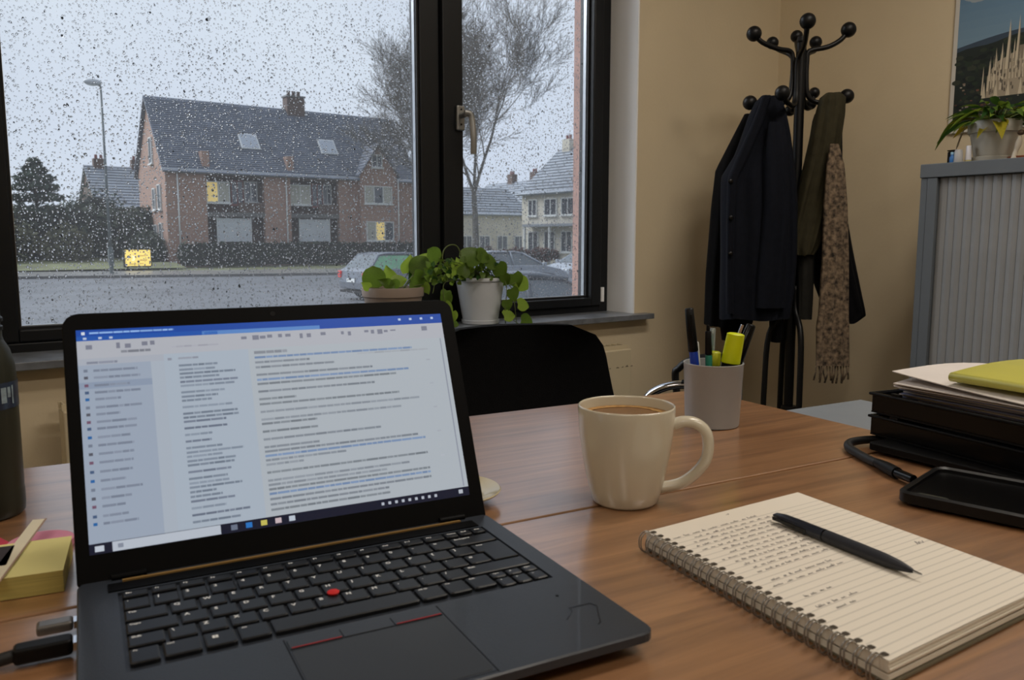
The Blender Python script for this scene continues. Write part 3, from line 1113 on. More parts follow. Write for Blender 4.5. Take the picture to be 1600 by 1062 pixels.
t, L = stick('black_marker', 'thick black marker leaning right in the grey cup', 'pen', (.006, .008, .006), (.0520, -.004, .1480),
             [('barrel', 0, .62, .0070, .0080, m_black, 1), ('cap', .60, 1, .0088, .0066, m_blackgloss, .9)])
MB().box(-.0145, -.010, -.0016, .0016, L * .62, L * .97).build('clip', m_chrome, t, bevel=.0006)
t, L = stick('white_pen', 'slim white pen hidden behind the blue one in the grey cup', 'pen', (-.012, .012, .006), (-.0245, .004, .1215),
             [('barrel', 0, 1, .0036, .0030, mat('white_plastic', (206, 206, 200), .4, noise=.05), 1)])

# ================================================================ NOTEBOOK
# corners on the desk plane, seen from above: A spine far, B far right, C spine near
NA, NB, NC = Vector((.503, .480, 0)), Vector((.707, .467, 0)), Vector((.461, .237, 0))
nb = thing('notebook', 'open spiral notebook with handwritten ruled pages', 'notebook', (NA.x, NA.y, DESK))
eu, ev = NB - NA, NC - NA            # along the width, along the spine towards the viewer
ZN = .0165


def npt(s, t_, z):
    p = eu * s + ev * t_
    return Vector((p.x, p.y, z))


def slab(b, s0, s1, t0, t1, z0, z1, sk=0):
    P = [npt(s0 + sk, t1, 0), npt(s1 + sk, t1, 0), npt(s1 + sk, t0, 0), npt(s0 + sk, t0, 0)]
    b.add([(p.x, p.y, z) for z in (z0, z1) for p in P], [(0, 3, 2, 1), (4, 5, 6, 7), (0, 1, 5, 4), (1, 2, 6, 5), (2, 3, 7, 6), (3, 0, 4, 7)])


b = MB()
slab(b, 0, 1.01, 0, 1.008, .0006, .0022, .0)
b.build('back_cover', mat('grey_board_cover', (120, 112, 92), .8, noise=.1), nb)
b = MB()
rs = random.Random(2)
for i in range(9):
    z = .0024 + i * .00145
    sk = rs.uniform(-.006, .010) + (.012 if i < 4 else 0)
    if i in (3,):
        continue
    slab(b, 0, 1 + sk, rs.uniform(0, .004), 1 + rs.uniform(-.002, .006), z, z + .00135)
b.build('page_block', m_paper, nb)
# the top page: slightly wavy, ruled in its material
NS = 14
rows_ = []
for j in range(NS + 1):
    r_ = []
    for i in range(NS + 1):
        s_, t_ = i / NS, j / NS
        z = ZN - .0008 + .0016 * (sin(pi * s_) * .6 + .4 * sin(2.2 * s_ + 2 * t_)) * (.4 + .6 * t_) * .6
        r_.append(npt(s_, t_, max(z, ZN - .0006)))
    rows_.append(r_)
pg = MB().grid(rows_[::-1])
m_rule = bpy.data.materials.new('ruled_paper')
m_rule.use_nodes = True
tt = m_rule.node_tree
bs = tt.nodes['Principled BSDF']
bs.inputs['Roughness'].default_value = .85
at = tt.nodes.new('ShaderNodeUVMap')
at.uv_map = 'UVMap'
sp = tt.nodes.new('ShaderNodeSeparateXYZ')
tt.links.new(at.outputs['UV'], sp.inputs['Vector'])


def mth(op, a, b_=None, c=None):
    nd = tt.nodes.new('ShaderNodeMath')
    nd.operation = op
    for k, v in enumerate((a, b_, c)):
        if v is None:
            continue
        if isinstance(v, (int, float)):
            nd.inputs[k].default_value = v
        else:
            tt.links.new(v, nd.inputs[k])
    return nd.outputs[0]


ln = mth('FRACT', mth('MULTIPLY', sp.outputs['Y'], 31.0))
on = mth('LESS_THAN', mth('ABSOLUTE', mth('SUBTRACT', ln, .5)), .085)
inn_ = mth('MULTIPLY', mth('GREATER_THAN', sp.outputs['Y'], .09), mth('GREATER_THAN', sp.outputs['X'], .02))
mask = mth('MULTIPLY', mth('MULTIPLY', on, inn_), .32)
mxn = tt.nodes.new('ShaderNodeMix')
mxn.data_type = 'RGBA'
mxn.inputs['A'].default_value = (*lin((226, 218, 204)), 1)
mxn.inputs['B'].default_value = (*lin((140, 136, 130)), 1)
tt.links.new(mask, mxn.inputs['Factor'])
tt.links.new(mxn.outputs['Result'], bs.inputs['Base Color'])
po = pg.build('top_page', m_rule, nb, smooth=True)
uv = po.data.uv_layers.new(name='UVMap')
for lp in po.data.loops:
    vi = lp.vertex_index
    j, i = divmod(vi, NS + 1)
    uv.data[lp.index].uv = (i / NS, 1 - j / NS)
# handwriting: thin ink squiggles lying on the page
ink = MB()
rs = random.Random(21)


def top_z(s_, t_):
    z = ZN - .0008 + .0016 * (sin(pi * s_) * .6 + .4 * sin(2.2 * s_ + 2 * t_)) * (.4 + .6 * t_) * .6
    return max(z, ZN - .0006) + .00012


def stroke(pts, wd):
    for (s0, t0), (s1, t1) in zip(pts[:-1], pts[1:]):
        p, q_ = npt(s0, t0, top_z(s0, t0)), npt(s1, t1, top_z(s1, t1))
        d = q_ - p
        if d.length < 1e-6:
            continue
        nn = Vector((-d.y, d.x, 0)).normalized() * wd
        ink.add([p - nn, q_ - nn, q_ + nn, p + nn], [(0, 1, 2, 3)])


for i in range(3, 24):
    t0 = (i + .38) / 31
    x = rs.uniform(.07, .16) if i > 3 else .05
    end = (.62 if i < 14 else .5 if i < 20 else .25) * rs.uniform(.8, 1.1)
    if i >= 15 and rs.random() < .45:
        continue
    while x < end:
        l = rs.uniform(.015, .06)
        k = int(l / .0045) + 2
        pts = []
        for j in range(k):
            up = .016 if rs.random() < .15 else .009
            pts.append((x + l * j / k, t0 - (up if j % 2 else 0) * rs.uniform(.6, 1.1)))
        stroke(pts, .00022)
        x += l + rs.uniform(.008, .02)
stroke([(.91, .60), (.93, .575), (.925, .60), (.94, .585), (.95, .60), (.965, .585)], .0004)
stroke([(.45, .035), (.47, .03), (.46, .04)], .0003)
ink.build('handwriting', mat('grey_ink', (122, 118, 118), .7, noise=.1), nb)
# wire rings, and dark patches carrying the punched holes' shade in their colour
m_wire = mat('silver_wire', (150, 146, 140), .28, metal=.9, noise=.08)
ringm = None
NR = 25
spin = ev.normalized()
for i in range(NR):
    t_ = (i + .6) / (NR + .2)
    if ringm is None:
        b = MB()
        for off in (-.0014, .0014):
            pts = []
            for k in range(13):
                pts.append((-.0035 - .0072 * cos(radians(-150 + 300 * k / 12)), off + (.0006 if k > 6 else 0), .0092 + .0092 * sin(radians(-150 + 300 * k / 12))))
            b.tube(pts, .00055, 6, up=Vector((0, 1, 0)))
        ringm = b.mesh('wire_ring', m_wire, True)
    p = npt(0, t_, 0)
    inst('wire_ring', ringm, nb, (p.x, p.y, 0), (0, 0, atan2(spin.y, spin.x) + pi / 2))
    h = MB()
    q0 = npt(.020, t_, 0)
    h.prism([(x, y) for x, y in rrect(-.0022, .0022, -.0021, .0021, .0008, 2)], ZN + .0001, ZN + .0003,
            Matrix.Translation((q0.x, q0.y, 0)) @ Matrix.Rotation(atan2(spin.y, spin.x) + pi / 2, 4, 'Z'))
    h.build('punched_hole', mat('hole_shadow_paper', (70, 62, 52), .9, noise=.1), nb)

# the pen on the notebook
pa, pb = Vector((.6135, .4290, DESK + ZN + .0058)), Vector((.5910, .2830, DESK + ZN + .0052))
pn = thing('ballpoint_pen', 'dark navy ballpoint pen lying across the notebook', 'pen', pa)
pn.rotation_mode = 'QUATERNION'
pn.rotation_quaternion = Vector((0, 0, 1)).rotation_difference((pb - pa).normalized())
m_navy = mat('navy_pen_plastic', (26, 30, 42), .3, noise=.1)
m_navyg = mat('soft_navy_grip', (32, 34, 42), .5, noise=.1)
PL = (pb - pa).length
MB().lathe([(.0008, 0), (.0032, .004), (.0048, .014), (.0052, .03), (.0053, .0575)], 24).build('cap', m_navy, pn, auto=50)
MB().lathe([(.0050, .0575), (.0050, .0590)], 24).build('ring', m_blackgloss, pn, auto=50)
MB().lathe([(.0053, .0590), (.0054, .09), (.0052, .115), (.0042, .128), (.0022, .1385), (.0012, .141)], 24).build('barrel', m_navyg, pn, auto=50)
MB().lathe([(.0011, .141), (.0007, PL)], 12).build('tip', m_chrome, pn)
MB().box(-.0056, -.0050, -.0016, .0016, .004, .042).build('clip', m_blackgloss, pn)

# ================================================================ LEFT SIDE: bottle, sticky notes, dish
bt = thing('water_bottle', 'dark olive metal water bottle with a black cap and blue label band', 'bottle', (.0445, .931, DESK))
m_oli = mat('dark_olive_enamel', (42, 44, 34), .42, noise=.12, nscale=25)
MB().lathe([(.033, .0005), (.0352, .003), (.0358, .010), (.0358, .024), (.0352, .027), (.0356, .030), (.0358, .135), (.0350, .148), (.0318, .163), (.0272, .172), (.0262, .176), (.0262, .182)], 48).build('body', m_oli, bt, auto=40)
b = MB()
b.lathe([(.0272, .1825), (.0272, .186), (.0256, .187), (.0256, .190), (.0276, .191), (.0276, .194), (.0258, .196), (.0254, .216), (.0220, .2200), (.0005, .2205)], 40, close=False)
b.build('cap', m_black, bt, auto=40)
b = MB()
bandz0, bandz1 = .108, .1335
b.mi = 0
b.lathe([(.0362, bandz0), (.0362, bandz1)], 48, close=False)
b.build('label_band', mat('blue_label_band', (44, 62, 84), .4, noise=.5, nscale=120, rgb2=(34, 40, 60)), bt, smooth=True)
b = MB()
rs = random.Random(9)
for (a0, a1, z0, z1) in ((-58, -49, .114, .129), (-47, -41, .119, .129), (-72, -62, .112, .128), (-38, -35, .112, .130)):
    for k in range(4):
        t0, t1 = radians(a0 + (a1 - a0) * k / 4), radians(a0 + (a1 - a0) * (k + 1) / 4)
        b.add([(.0365 * cos(t0), .0365 * sin(t0), z0), (.0365 * cos(t1), .0365 * sin(t1), z0), (.0365 * cos(t1), .0365 * sin(t1), z1), (.0365 * cos(t0), .0365 * sin(t0), z1)], [(0, 1, 2, 3)])
b.build('label_print', mat('pale_label_print', (150, 170, 180), .5, noise=.4, nscale=200), bt)

sn = thing('sticky_note_block', 'thick block of yellow sticky notes left of the laptop', 'sticky notes', (.097, .763, DESK), radians(-13.7 + 1))
m_sty = mat('yellow_sticky_paper', (236, 226, 152), .85, noise=.04)
m_stys = mat('yellow_sticky_edges', (196, 180, 104), .9, noise=.3, nscale=20, stretch=(1, 1, 200))
b = MB()
for i in range(15):
    o_ = .0003 * fbm(i * 1.7)
    b.box(-.088 + o_, 0 + o_, -.079, -.0005, .0005 + i * .00112, .0005 + (i + 1) * .00112 - .00008)
b.build('note_pad', m_stys, sn)
MB().box(-.088, .0003, -.0793, -.0001, .0174, .0177).build('top_note', m_sty, sn)
ps = thing('pink_sticky_pad', 'round pink sticky pad behind the yellow note block', 'sticky notes', (.078, .802, DESK))
MB().lathe([(.026, .0004), (.026, .006)], 40).build('note_pad', mat('pink_sticky_paper', (226, 150, 178), .8, noise=.06), ps)
rp = thing('red_sticky_pad', 'red sticky pad beside the pink one, half hidden by the bottle', 'sticky notes', (.036, .826, DESK), .3)
MB().box(-.028, .016, -.018, .018, .0004, .005).build('note_pad', mat('red_sticky_paper', (196, 60, 84), .8, noise=.08), rp, bevel=.0004)
cs = thing('paper_strip', 'pale paper strip lying across the yellow note block', 'strip', (.0600, .765, DESK + .0181), radians(-19))
MB().box(-.0055, .0055, -.085, .062, 0, .0006).build('strip_body', mat('pale_strip', (238, 228, 200), .6, noise=.06), cs)
MB().box(.0045, .0060, -.085, .062, .0007, .0010).build('strip_edge', mat('pinkish_edge', (170, 140, 118), .6, noise=.06), cs)
dc = thing('dark_card', 'dark card on the yellow note block at its left end', 'card', (.022, .752, DESK + .0181), radians(-12.7))
MB().box(-.009, .030, -.026, .019, 0, .0006).build('card_body', mat('dark_card_print', (58, 50, 52), .5, noise=.3, nscale=60), dc)

# cream dish standing behind the laptop
ds = thing('cream_dish', 'cream dish partly hidden behind the right edge of the laptop', 'dish', (.435, .690, DESK))
m_dish = mat('cream_dish_glaze', (196, 184, 150), .2, coat=.3, noise=.05)
b = MB()
b.lathe([(.026, .0006), (.030, .002), (.040, .008), (.0500, .0125), (.0510, .0140), (.0500, .0150), (.040, .0115), (.036, .0095), (.030, .0085), (.0005, .0085)], 48, close=False)
b.add([(.026 * cos(2 * pi * k / 48), .026 * sin(2 * pi * k / 48), .0006) for k in range(48)], [tuple(range(47, -1, -1))])
b.build('dish_body', m_dish, ds, auto=40)

# ================================================================ RIGHT SIDE: dock, trays, papers, folder, tablet, cable
KR = radians(-7.0)
dk = thing('docking_slab', 'flat black slab under the black letter trays', 'docking station', (.964, .540, DESK), KR)
MB().prism(rrect(0, .27, -.42, 0, .006), .005, .0145).build('body', m_black, dk, bevel=.0015)
for x in (.03, .24):
    for y in (-.04, -.38):
        MB().lathe([(.008, .0004), (.008, .0052)], 14, Matrix.Translation((x, y, 0))).build('foot', m_black, dk)


def tray(label, z, col):
    t = thing('letter_tray', label, 'letter tray', (1.003, .559, z), radians(-12), 'black letter trays')
    Wt, Dt, Ht = .252, .36, .0265
    b = MB()
    b.box(0, Wt, -Dt, 0, .0, .0022)
    b.build('tray_floor', m_black, t)
    b = MB()
    # left long wall slopes out a little, with a rolled lip
    for (x0, x1) in ((0, .0028), (Wt - .0028, Wt)):
        b.box(x0, x1, -Dt, 0, .0023, Ht)
    b.box(.0029, Wt - .0029, -.0028, 0, .0023, Ht * .95)
    b.build('tray_wall', m_blackgloss, t, bevel=.0008)
    b = MB()
    b.box(-.0035, .0005, -Dt, .003, Ht - .0035, Ht)
    b.box(Wt - .0005, Wt + .0035, -Dt, .003, Ht - .0035, Ht)
    b.box(.0006, Wt - .0006, -.0005, .003, Ht - .0035, Ht)
    b.build('tray_rim', m_black, t, bevel=.0012)
    for y in (-.03, -.36):
        for x in (-.0015, Wt - .0045):
            MB().box(x, x + .006, y - .012, y, Ht + .0002, Ht + .003).build('stacking_lug', m_black, t)
    return t


tray('lower black letter tray, under another tray', DESK + .0152, 0)
tray('upper black letter tray holding the paper stack', DESK + .0152 + .0297, 1)
TOPZ = DESK + .0152 + .0297 + .0024
# the paper stack: every sheet bundle seen at the edge is a thing
m_pw = mat('white_office_paper', (214, 206, 200), .85, noise=.04)
m_pv = mat('bluish_office_paper', (140, 142, 176), .85, noise=.06)
m_pc = mat('warm_office_paper', (216, 198, 176), .85, noise=.05)
rs = random.Random(31)
zz = TOPZ
NSH = 20
for i in range(NSH):
    th_ = .0022 if i < 8 else .0012
    t = thing('paper_sheaf', '', 'paper', (.0, .0, 0), 0, 'loose papers piled in the upper letter tray')
    tone = (0, 0, 1, 0, 2, 0, 0, 1, 2, 0, 1, 0, 1, 2, 0, 1, 0, 2, 0, 0)[i]
    t['label'] = ('top sheet of the paper pile with a raised corner' if i == NSH - 1 else
                  ('white', 'bluish', 'cream')[tone] + (' papers low in the pile inside the upper letter tray' if i < 7 else ' sheets in the splayed upper half of the tray pile'))
    over = max(0, i - 9)
    spread = 0.0 if i < 7 else .0025 * (i - 6)
    cx, cy = .995 - spread * .9 + rs.uniform(-.005, .005) + .125, .549 + spread * .05 + rs.uniform(-.003, .003) - .18
    if i < 7:
        cx += .004
        cy -= .010
    rz = radians(-11.5) + (rs.uniform(-.05, .05) if i > 7 else rs.uniform(-.004, .004))
    t.location = (cx, cy, zz)
    t.rotation_euler = (0, 0, rz)
    W2, H2 = .105 if i < 7 else .112, .148
    b = MB()
    nn = 7
    top, bot = [], []
    for j in range(nn + 1):
        ra, rb = [], []
        for k in range(nn + 1):
            x, y = -W2 + 2 * W2 * k / nn, -H2 + 2 * H2 * j / nn
            h = .010 * max(0, i - 6) / 13 * sin(pi * k / nn) if i > 6 else 0
            if i == NSH - 1:
                h += .006 * ((1 - k / nn) * (j / nn)) ** 2 * 2 + .006 * (k / nn)
            ra.append((x, y, h + th_ * .92))
            rb.append((x, y, h))
        top.append(ra)
        bot.append(rb)
    b.grid(top)
    b.grid([r[::-1] for r in bot])
    edge_t = [top[0][k] for k in range(nn + 1)] + [top[j][nn] for j in range(1, nn + 1)] + [top[nn][k] for k in range(nn - 1, -1, -1)] + [top[j][0] for j in range(nn - 1, 0, -1)]
    edge_b = [(p[0], p[1], p[2] - th_ * .92) for p in edge_t]
    b.grid([edge_b, edge_t], closed=True)
    b.build('sheets', [m_pw, m_pv, m_pc][(0, 0, 1, 0, 2, 0, 0, 1, 2, 0, 1, 0, 1, 2, 0, 1, 0, 2, 0, 0)[i]], t)
    zz += th_ + (.0006 if i > 6 else .0002)
PTOP = zz + .0105
# yellow folder
fo = thing('yellow_folder', 'yellow plastic document folder on top of the paper pile', 'folder', (1.006, .462, PTOP), radians(-9))
m_fol = mat('yellow_translucent_plastic', (196, 190, 84), .35, noise=.12, nscale=10, coat=.2)
m_folb = mat('yellow_folder_filling', (160, 150, 40), .6, noise=.2, nscale=30, stretch=(1, 1, 300))


def bentbox(b, x0, x1, y0, y1, z0, z1, bend):
    n_ = 8
    T, B_ = [], []
    for j in range(n_ + 1):
        y = y0 + (y1 - y0) * j / n_
        T.append([(x0 + (x1 - x0) * k / n_, y, z1 + bend * sin(pi * k / n_)) for k in range(n_ + 1)])
        B_.append([(x0 + (x1 - x0) * k / n_, y, z0 + bend * .6 * sin(pi * k / n_)) for k in range(n_ + 1)])
    b.grid(T)
    b.grid([r[::-1] for r in B_])
    et = [T[0][k] for k in range(n_ + 1)] + [T[j][n_] for j in range(1, n_ + 1)] + [T[n_][k] for k in range(n_ - 1, -1, -1)] + [T[j][0] for j in range(n_ - 1, 0, -1)]
    eb = [B_[0][k] for k in range(n_ + 1)] + [B_[j][n_] for j in range(1, n_ + 1)] + [B_[n_][k] for k in range(n_ - 1, -1, -1)] + [B_[j][0] for j in range(n_ - 1, 0, -1)]
    b.grid([eb, et], closed=True)


b = MB()
bentbox(b, .002, .216, -.30, -.002, .0015, .0095, .006)
b.build('filling', m_folb, fo)
b = MB()
bentbox(b, -.001, .22, -.302, 0, .0096, .0108, .007)
bentbox(b, -.001, .22, -.302, 0, 0, .0013, .0)
b.build('cover', m_fol, fo)
b = MB().tube([(-.0005, -.302, .0055), (-.0005, 0, .0055)], .0056, 10, flat=1)
b.build('spine', m_fol, fo, smooth=True)

# black tablet in its rubber case
tb = thing('tablet', 'black tablet in a thick rubber case lying before the letter trays', 'tablet', (.796, .413, DESK), radians(9.5))
TW, TL = .130, .215
ct = rrect(0, TW, -TL, 0, .014)
b = MB()
n = len(ct)
inn = rrect(.006, TW - .006, -TL + .006, -.006, .010)
vs = [(p[0], p[1], .001) for p in inn] + [(p[0], p[1], .004) for p in ct] + [(p[0], p[1], .0135) for p in ct] + [((p[0] + q_[0]) / 2, (p[1] + q_[1]) / 2, .0155) for p, q_ in zip(ct, inn)] + [(p[0], p[1], .0135) for p in inn] + [(p[0], p[1], .0105) for p in inn]
fs = [tuple(range(n - 1, -1, -1))]
for r_ in range(5):
    fs += [(r_ * n + i, r_ * n + (i + 1) % n, (r_ + 1) * n + (i + 1) % n, (r_ + 1) * n + i) for i in range(n)]
b.add(vs, fs)
b.build('case', mat('black_rubber_case', (11, 11, 12), .42, spec=.35, noise=.2, nscale=50), tb, auto=40)
MB().prism(inn, .0104, .0112).build('glass', m_blackgloss, tb)
MB().prism(rrect(.012, .020, -.045, -.016, .004), .0113, .0117).build('corner_reflection', mat('painted_reflection_grey', (66, 66, 60), .15, noise=.2, nscale=60), tb)  # paler corner patch: a reflection put into its colour

cb = thing('black_cable', 'thick black cable looping out from under the flat slab', 'cable', (0, 0, 0))
pts = spline([(1.03, .532, DESK + .0075), (1.005, .556, DESK + .008), (.972, .566, DESK + .0075), (.948, .556, DESK + .0065), (.928, .530, DESK + .006), (.912, .505, DESK + .006), (.9045, .493, DESK + .007)], 7)
MB().tube(pts, .0054, 12).build('cable', m_cable, cb, smooth=True)
MB().tube([(.9045, .493, DESK + .0075), (.892, .474, DESK + .0078), (.880, .456, DESK + .008)], [.0052, .0068, .0068], 14).build('plug', m_black, cb, auto=40)
MB().tube([(.880, .456, DESK + .008), (.8705, .4325, DESK + .008)], [.0054, .0050], 12).build('plug_collar', m_blackgloss, cb, auto=40)
# ================================================================ CHAIRS
m_fab = mat('black_chair_fabric', (10, 10, 11), .95, noise=.25, nscale=120, bump=.5, bscale=500, spec=.15)
c1 = thing('visitor_chair', 'black upholstered chair between the desk and the radiator', 'chair', (.928, 1.11, 0), radians(-16))
c1.scale = (.91, .91, 1.022)
# seat faces the desk (-y); back outline trapezoid with rounded top corners, reclined
rows_f, rows_b = [], []
NZ = 14
for j in range(NZ + 1):
    t_ = j / NZ
    z = .50 + .315 * t_
    y = .19 + .075 * t_ + .03 * sin(pi * t_)
    hw = .262 - .055 * t_ ** 1.5
    if t_ > .80:
        q_ = (t_ - .80) / .20
        hw -= .075 * (1 - sqrt(max(0, 1 - q_ * q_)))
    rf, rb = [], []
    for k in range(13):
        s_ = -1 + 2 * k / 12
        cy = .045 * s_ * s_
        rf.append((hw * s_, y - cy, z))
        rb.append((hw * s_, y - cy + .026 + .008 * (1 - s_ * s_), z))
    rows_f.append(rf)
    rows_b.append(rb)
b = MB()
ring = [rows_f[j] + rows_b[j][::-1] for j in range(NZ + 1)]
b.grid(ring, closed=True)
b.add(ring[0], [tuple(range(25, -1, -1))])
b.add(ring[-1], [tuple(range(26))])
b.build('backrest', m_fab, c1, smooth=True, bevel=.006, seg=3)
MB().prism(rrect(-.235, .235, -.25, .21, .06, 5), .41, .465).build('seat', m_fab, c1, bevel=.018, seg=3)
m_cl = mat('black_tube_leg', (22, 22, 23), .4, noise=.15)
for sx in (-1, 1):
    MB().tube([(sx * .20, -.21, .41), (sx * .215, -.23, .004)], .011, 10).build('leg', m_cl, c1, smooth=True)
    MB().tube([(sx * .20, .18, .41), (sx * .215, .24, .004)], .011, 10).build('leg', m_cl, c1, smooth=True)
    MB().tube(spline([(sx * .13, .16, .40), (sx * .13, .235, .44), (sx * .13, .262, .54)], 4), .011, 10).build('back_bracket', m_cl, c1, smooth=True)

Rv = Vector((cos(VIEW_RZ), sin(VIEW_RZ), 0))
Fv = Vector((-sin(VIEW_RZ), cos(VIEW_RZ), 0))
A0 = Rv * .284 + Fv * 1.717          # front of the near arm
c2 = thing('armchair', 'chrome framed armchair behind the pen cup at the desk corner', 'chair', (A0.x, A0.y, 0), VIEW_RZ - radians(20.4))
c2.scale = (1.06, 1.06, .976)
# local x runs from the front of the arms to the back, local y to the far arm
for y in (0, .405):
    pts = spline([(.060, y, .005), (.045, y, .35), (.000, y, .64), (.008, y, .690), (.045, y, .716), (.090, y, .7235), (.150, y, .724)], 6)
    MB().tube(pts, .0150, 12, flat=.62).build('arm_frame', m_chrome if y == 0 else m_blackmetal, c2, smooth=True)
    MB().tube([(.075, y, .7285), (.145, y, .7290)], .014, 12, flat=.30).build('arm_pad', m_fab, c2, smooth=True)
    MB().tube(spline([(.24, y, .005), (.20, y, .3), (.155, y, .55), (.148, y, .715)], 5), .012, 10).build('leg', m_chrome, c2, smooth=True)
MB().prism(rrect(-.02, .36, .03, .375, .05, 4), .43, .485).build('seat', m_fab, c2, bevel=.015, seg=3)
MB().tube([(.20, .012, .46), (.20, .393, .46)], .010, 10).build('cross_tube', m_chrome, c2, smooth=True)
b = MB()
R0 = []
for j in range(9):
    t_ = j / 8
    z = .488 + .10 * t_
    x = .32 + .03 * t_
    hw = .165 - .02 * t_
    fr = [(x + .02 * s_ * s_ * -1, .2 + hw * s_, z) for s_ in np.linspace(-1, 1, 11)]
    bk = [(p[0] + .026, p[1], p[2]) for p in fr[::-1]]
    R0.append(fr + bk)
b.grid(R0, closed=True)
b.add(R0[-1], [tuple(range(22))])
b.add(R0[0], [tuple(range(21, -1, -1))])
b.build('backrest', m_fab, c2, smooth=True)

# ================================================================ PLANTS ON THE SILL


def unproj(px, py, Y):
    """the point of the vertical plane y = Y behind a pixel of the 1600-wide photograph"""
    M = cam.rotation_euler.to_matrix()
    d = M @ Vector(((px - 800) / 1270, (531 - py) / 1270, -1))
    return CAM + d * ((Y - CAM.y) / d.y)


def leaf_mesh(name, m, L=1.0, W=1.0, kind='heart', curl=.25, fold=.12):
    n = 9
    V = []
    for i in range(n + 1):
        t = i / n
        if kind == 'heart':
            w = W * .5 * (sin(pi * min(1, t * .92 + .08) ** .62)) * (1.0 if t < .98 else 0)
            x = L * t - (.10 * L if i == 0 else 0) * 0
        elif kind == 'round':
            w = W * .5 * sqrt(max(0, 1 - (2 * t - 1) ** 2))
            x = L * t
        else:
            w = W * .5 * sin(pi * t ** .75) ** .9 if 0 < t < 1 else 0
            x = L * t
        z = -curl * L * t * t
        for s_ in (-1, -.5, 0, .5, 1):
            back = (-.10 * L * (1 - t * 4) * abs(s_)) if kind == 'heart' and t < .25 else 0
            V.append((x + back, w * s_, z + fold * w * abs(s_) * 2 - .06 * W * sin(6 * t) * abs(s_)))
    b = MB()
    F = []
    for i in range(n):
        for k in range(4):
            a = i * 5 + k
            F.append((a, a + 5, a + 6, a + 1))
    b.add(V, F)
    return b.mesh(name, m, True)


HEART = [leaf_mesh('leaf', m_leaf, curl=.2, fold=.06), leaf_mesh('leaf', m_leafb, curl=.35, fold=.1), leaf_mesh('leaf', m_leafd, curl=.15), leaf_mesh('leaf', m_leaf, curl=.45, fold=.14)]
HEART[0] = leaf_mesh('leaf', m_leaf, kind='round', curl=.22, fold=.05)
HEART.append(leaf_mesh('leaf', m_leaf, W=1.08, curl=.3, fold=.12))
ROUND = leaf_mesh('leaf', m_leaf, kind='round', curl=.15, fold=.08)
LANCE = [leaf_mesh('leaf', m_leafd, W=.30, kind='lance', curl=.35, fold=.25), leaf_mesh('leaf', m_leaf, W=.27, kind='lance', curl=.55, fold=.3),
         leaf_mesh('leaf', m_leafy, W=.30, kind='lance', curl=.5, fold=.25), leaf_mesh('leaf', m_leafb, W=.28, kind='lance', curl=.4, fold=.25)]


def face_leaf(me, parent, base, size, roll, tilt, rng, org):
    """a leaf whose blade looks roughly towards the room, its tip pointing at angle roll in the window plane"""
    d = Vector((cos(roll), -0.15 + tilt, sin(roll))).normalized()
    up = Vector((-.45 + rng.uniform(-.35, .35), -1, .35 + rng.uniform(-.4, .4)))
    y = up.cross(d).normalized()
    z = d.cross(y)
    R = Matrix((d, y, z)).transposed()
    o = inst('leaf', me, parent, Vector(base) - Vector(org), R.to_euler(), (size, size * rng.uniform(.85, 1.05), size))
    return o


rs = random.Random(17)
# brown bowl pot
BX, BYY = 1.098, 2.040
PZ = OZ0 + .0045
bp_ = thing('brown_pot_plant', 'low brown plant pot with pale green leaves on the window sill', 'potted plant', (BX, BYY, PZ))
m_pot = mat('taupe_ceramic_pot', (150, 134, 122), .5, noise=.08, nscale=12)
b = MB()
b.lathe([(.060, .0005), (.064, .003), (.082, .093), (.0865, .096), (.0875, .118), (.0865, .121), (.0815, .121), (.0800, .116), (.0790, .100), (.0005, .098)], 48, close=False)
b.add([(.060 * cos(2 * pi * k / 48), .060 * sin(2 * pi * k / 48), .0005) for k in range(48)], [tuple(range(47, -1, -1))])
b.build('pot', m_pot, bp_, auto=40)
b = MB()
rr = [[(.0785 * j / 5 * cos(2 * pi * k / 24), .0785 * j / 5 * sin(2 * pi * k / 24), .108 + .004 * fbm(k * 1.3 + j * 2.2)) for k in range(24)] for j in range(1, 6)]
b.grid(rr, closed=True)
b.add(rr[0], [tuple(range(24))])
b.build('soil', m_soil, bp_, smooth=True)
ORG = (BX, BYY, PZ)
for (px, py, sz, roll, mi, Y) in ((583, 434, 31, 1.7, 0, 2.03), (606, 428, 23, 1.9, 1, 2.05), (601, 441, 17, 2.8, 3, 2.01), (626, 437, 22, .3, 1, 2.02), (617, 444, 15, 2.4, 0, 2.0),
                                  (640, 412, 26, 1.4, 1, 2.06), (655, 416, 33, 1.2, 0, 2.03), (657, 438, 26, -.6, 3, 2.02), (648, 447, 18, .4, 0, 2.0),
                                  (667, 452, 17, -.9, 1, 1.99), (643, 430, 17, 2.2, 2, 2.05), (612, 450, 14, .8, 3, 1.99), (663, 402, 20, .9, 1, 2.04), (571, 446, 13, 2.6, 1, 2.0)):
    P = unproj(px, py, Y)
    size = sz * .00205
    base = P - Vector((cos(roll), 0, sin(roll))) * size * .5
    face_leaf(HEART[mi], bp_, base, size, roll, 0, rs, ORG)
    g = Vector((BX + (base.x - BX) * .35, BYY + (Y - BYY) * .5, PZ + .108))
    mid = (g + base) * .5 + Vector((0, -.004, .006))
    MB().tube([q_ - Vector(ORG) for q_ in spline([g, mid, base], 4)], .0013, 6).build('stem', m_stem, bp_, smooth=True)

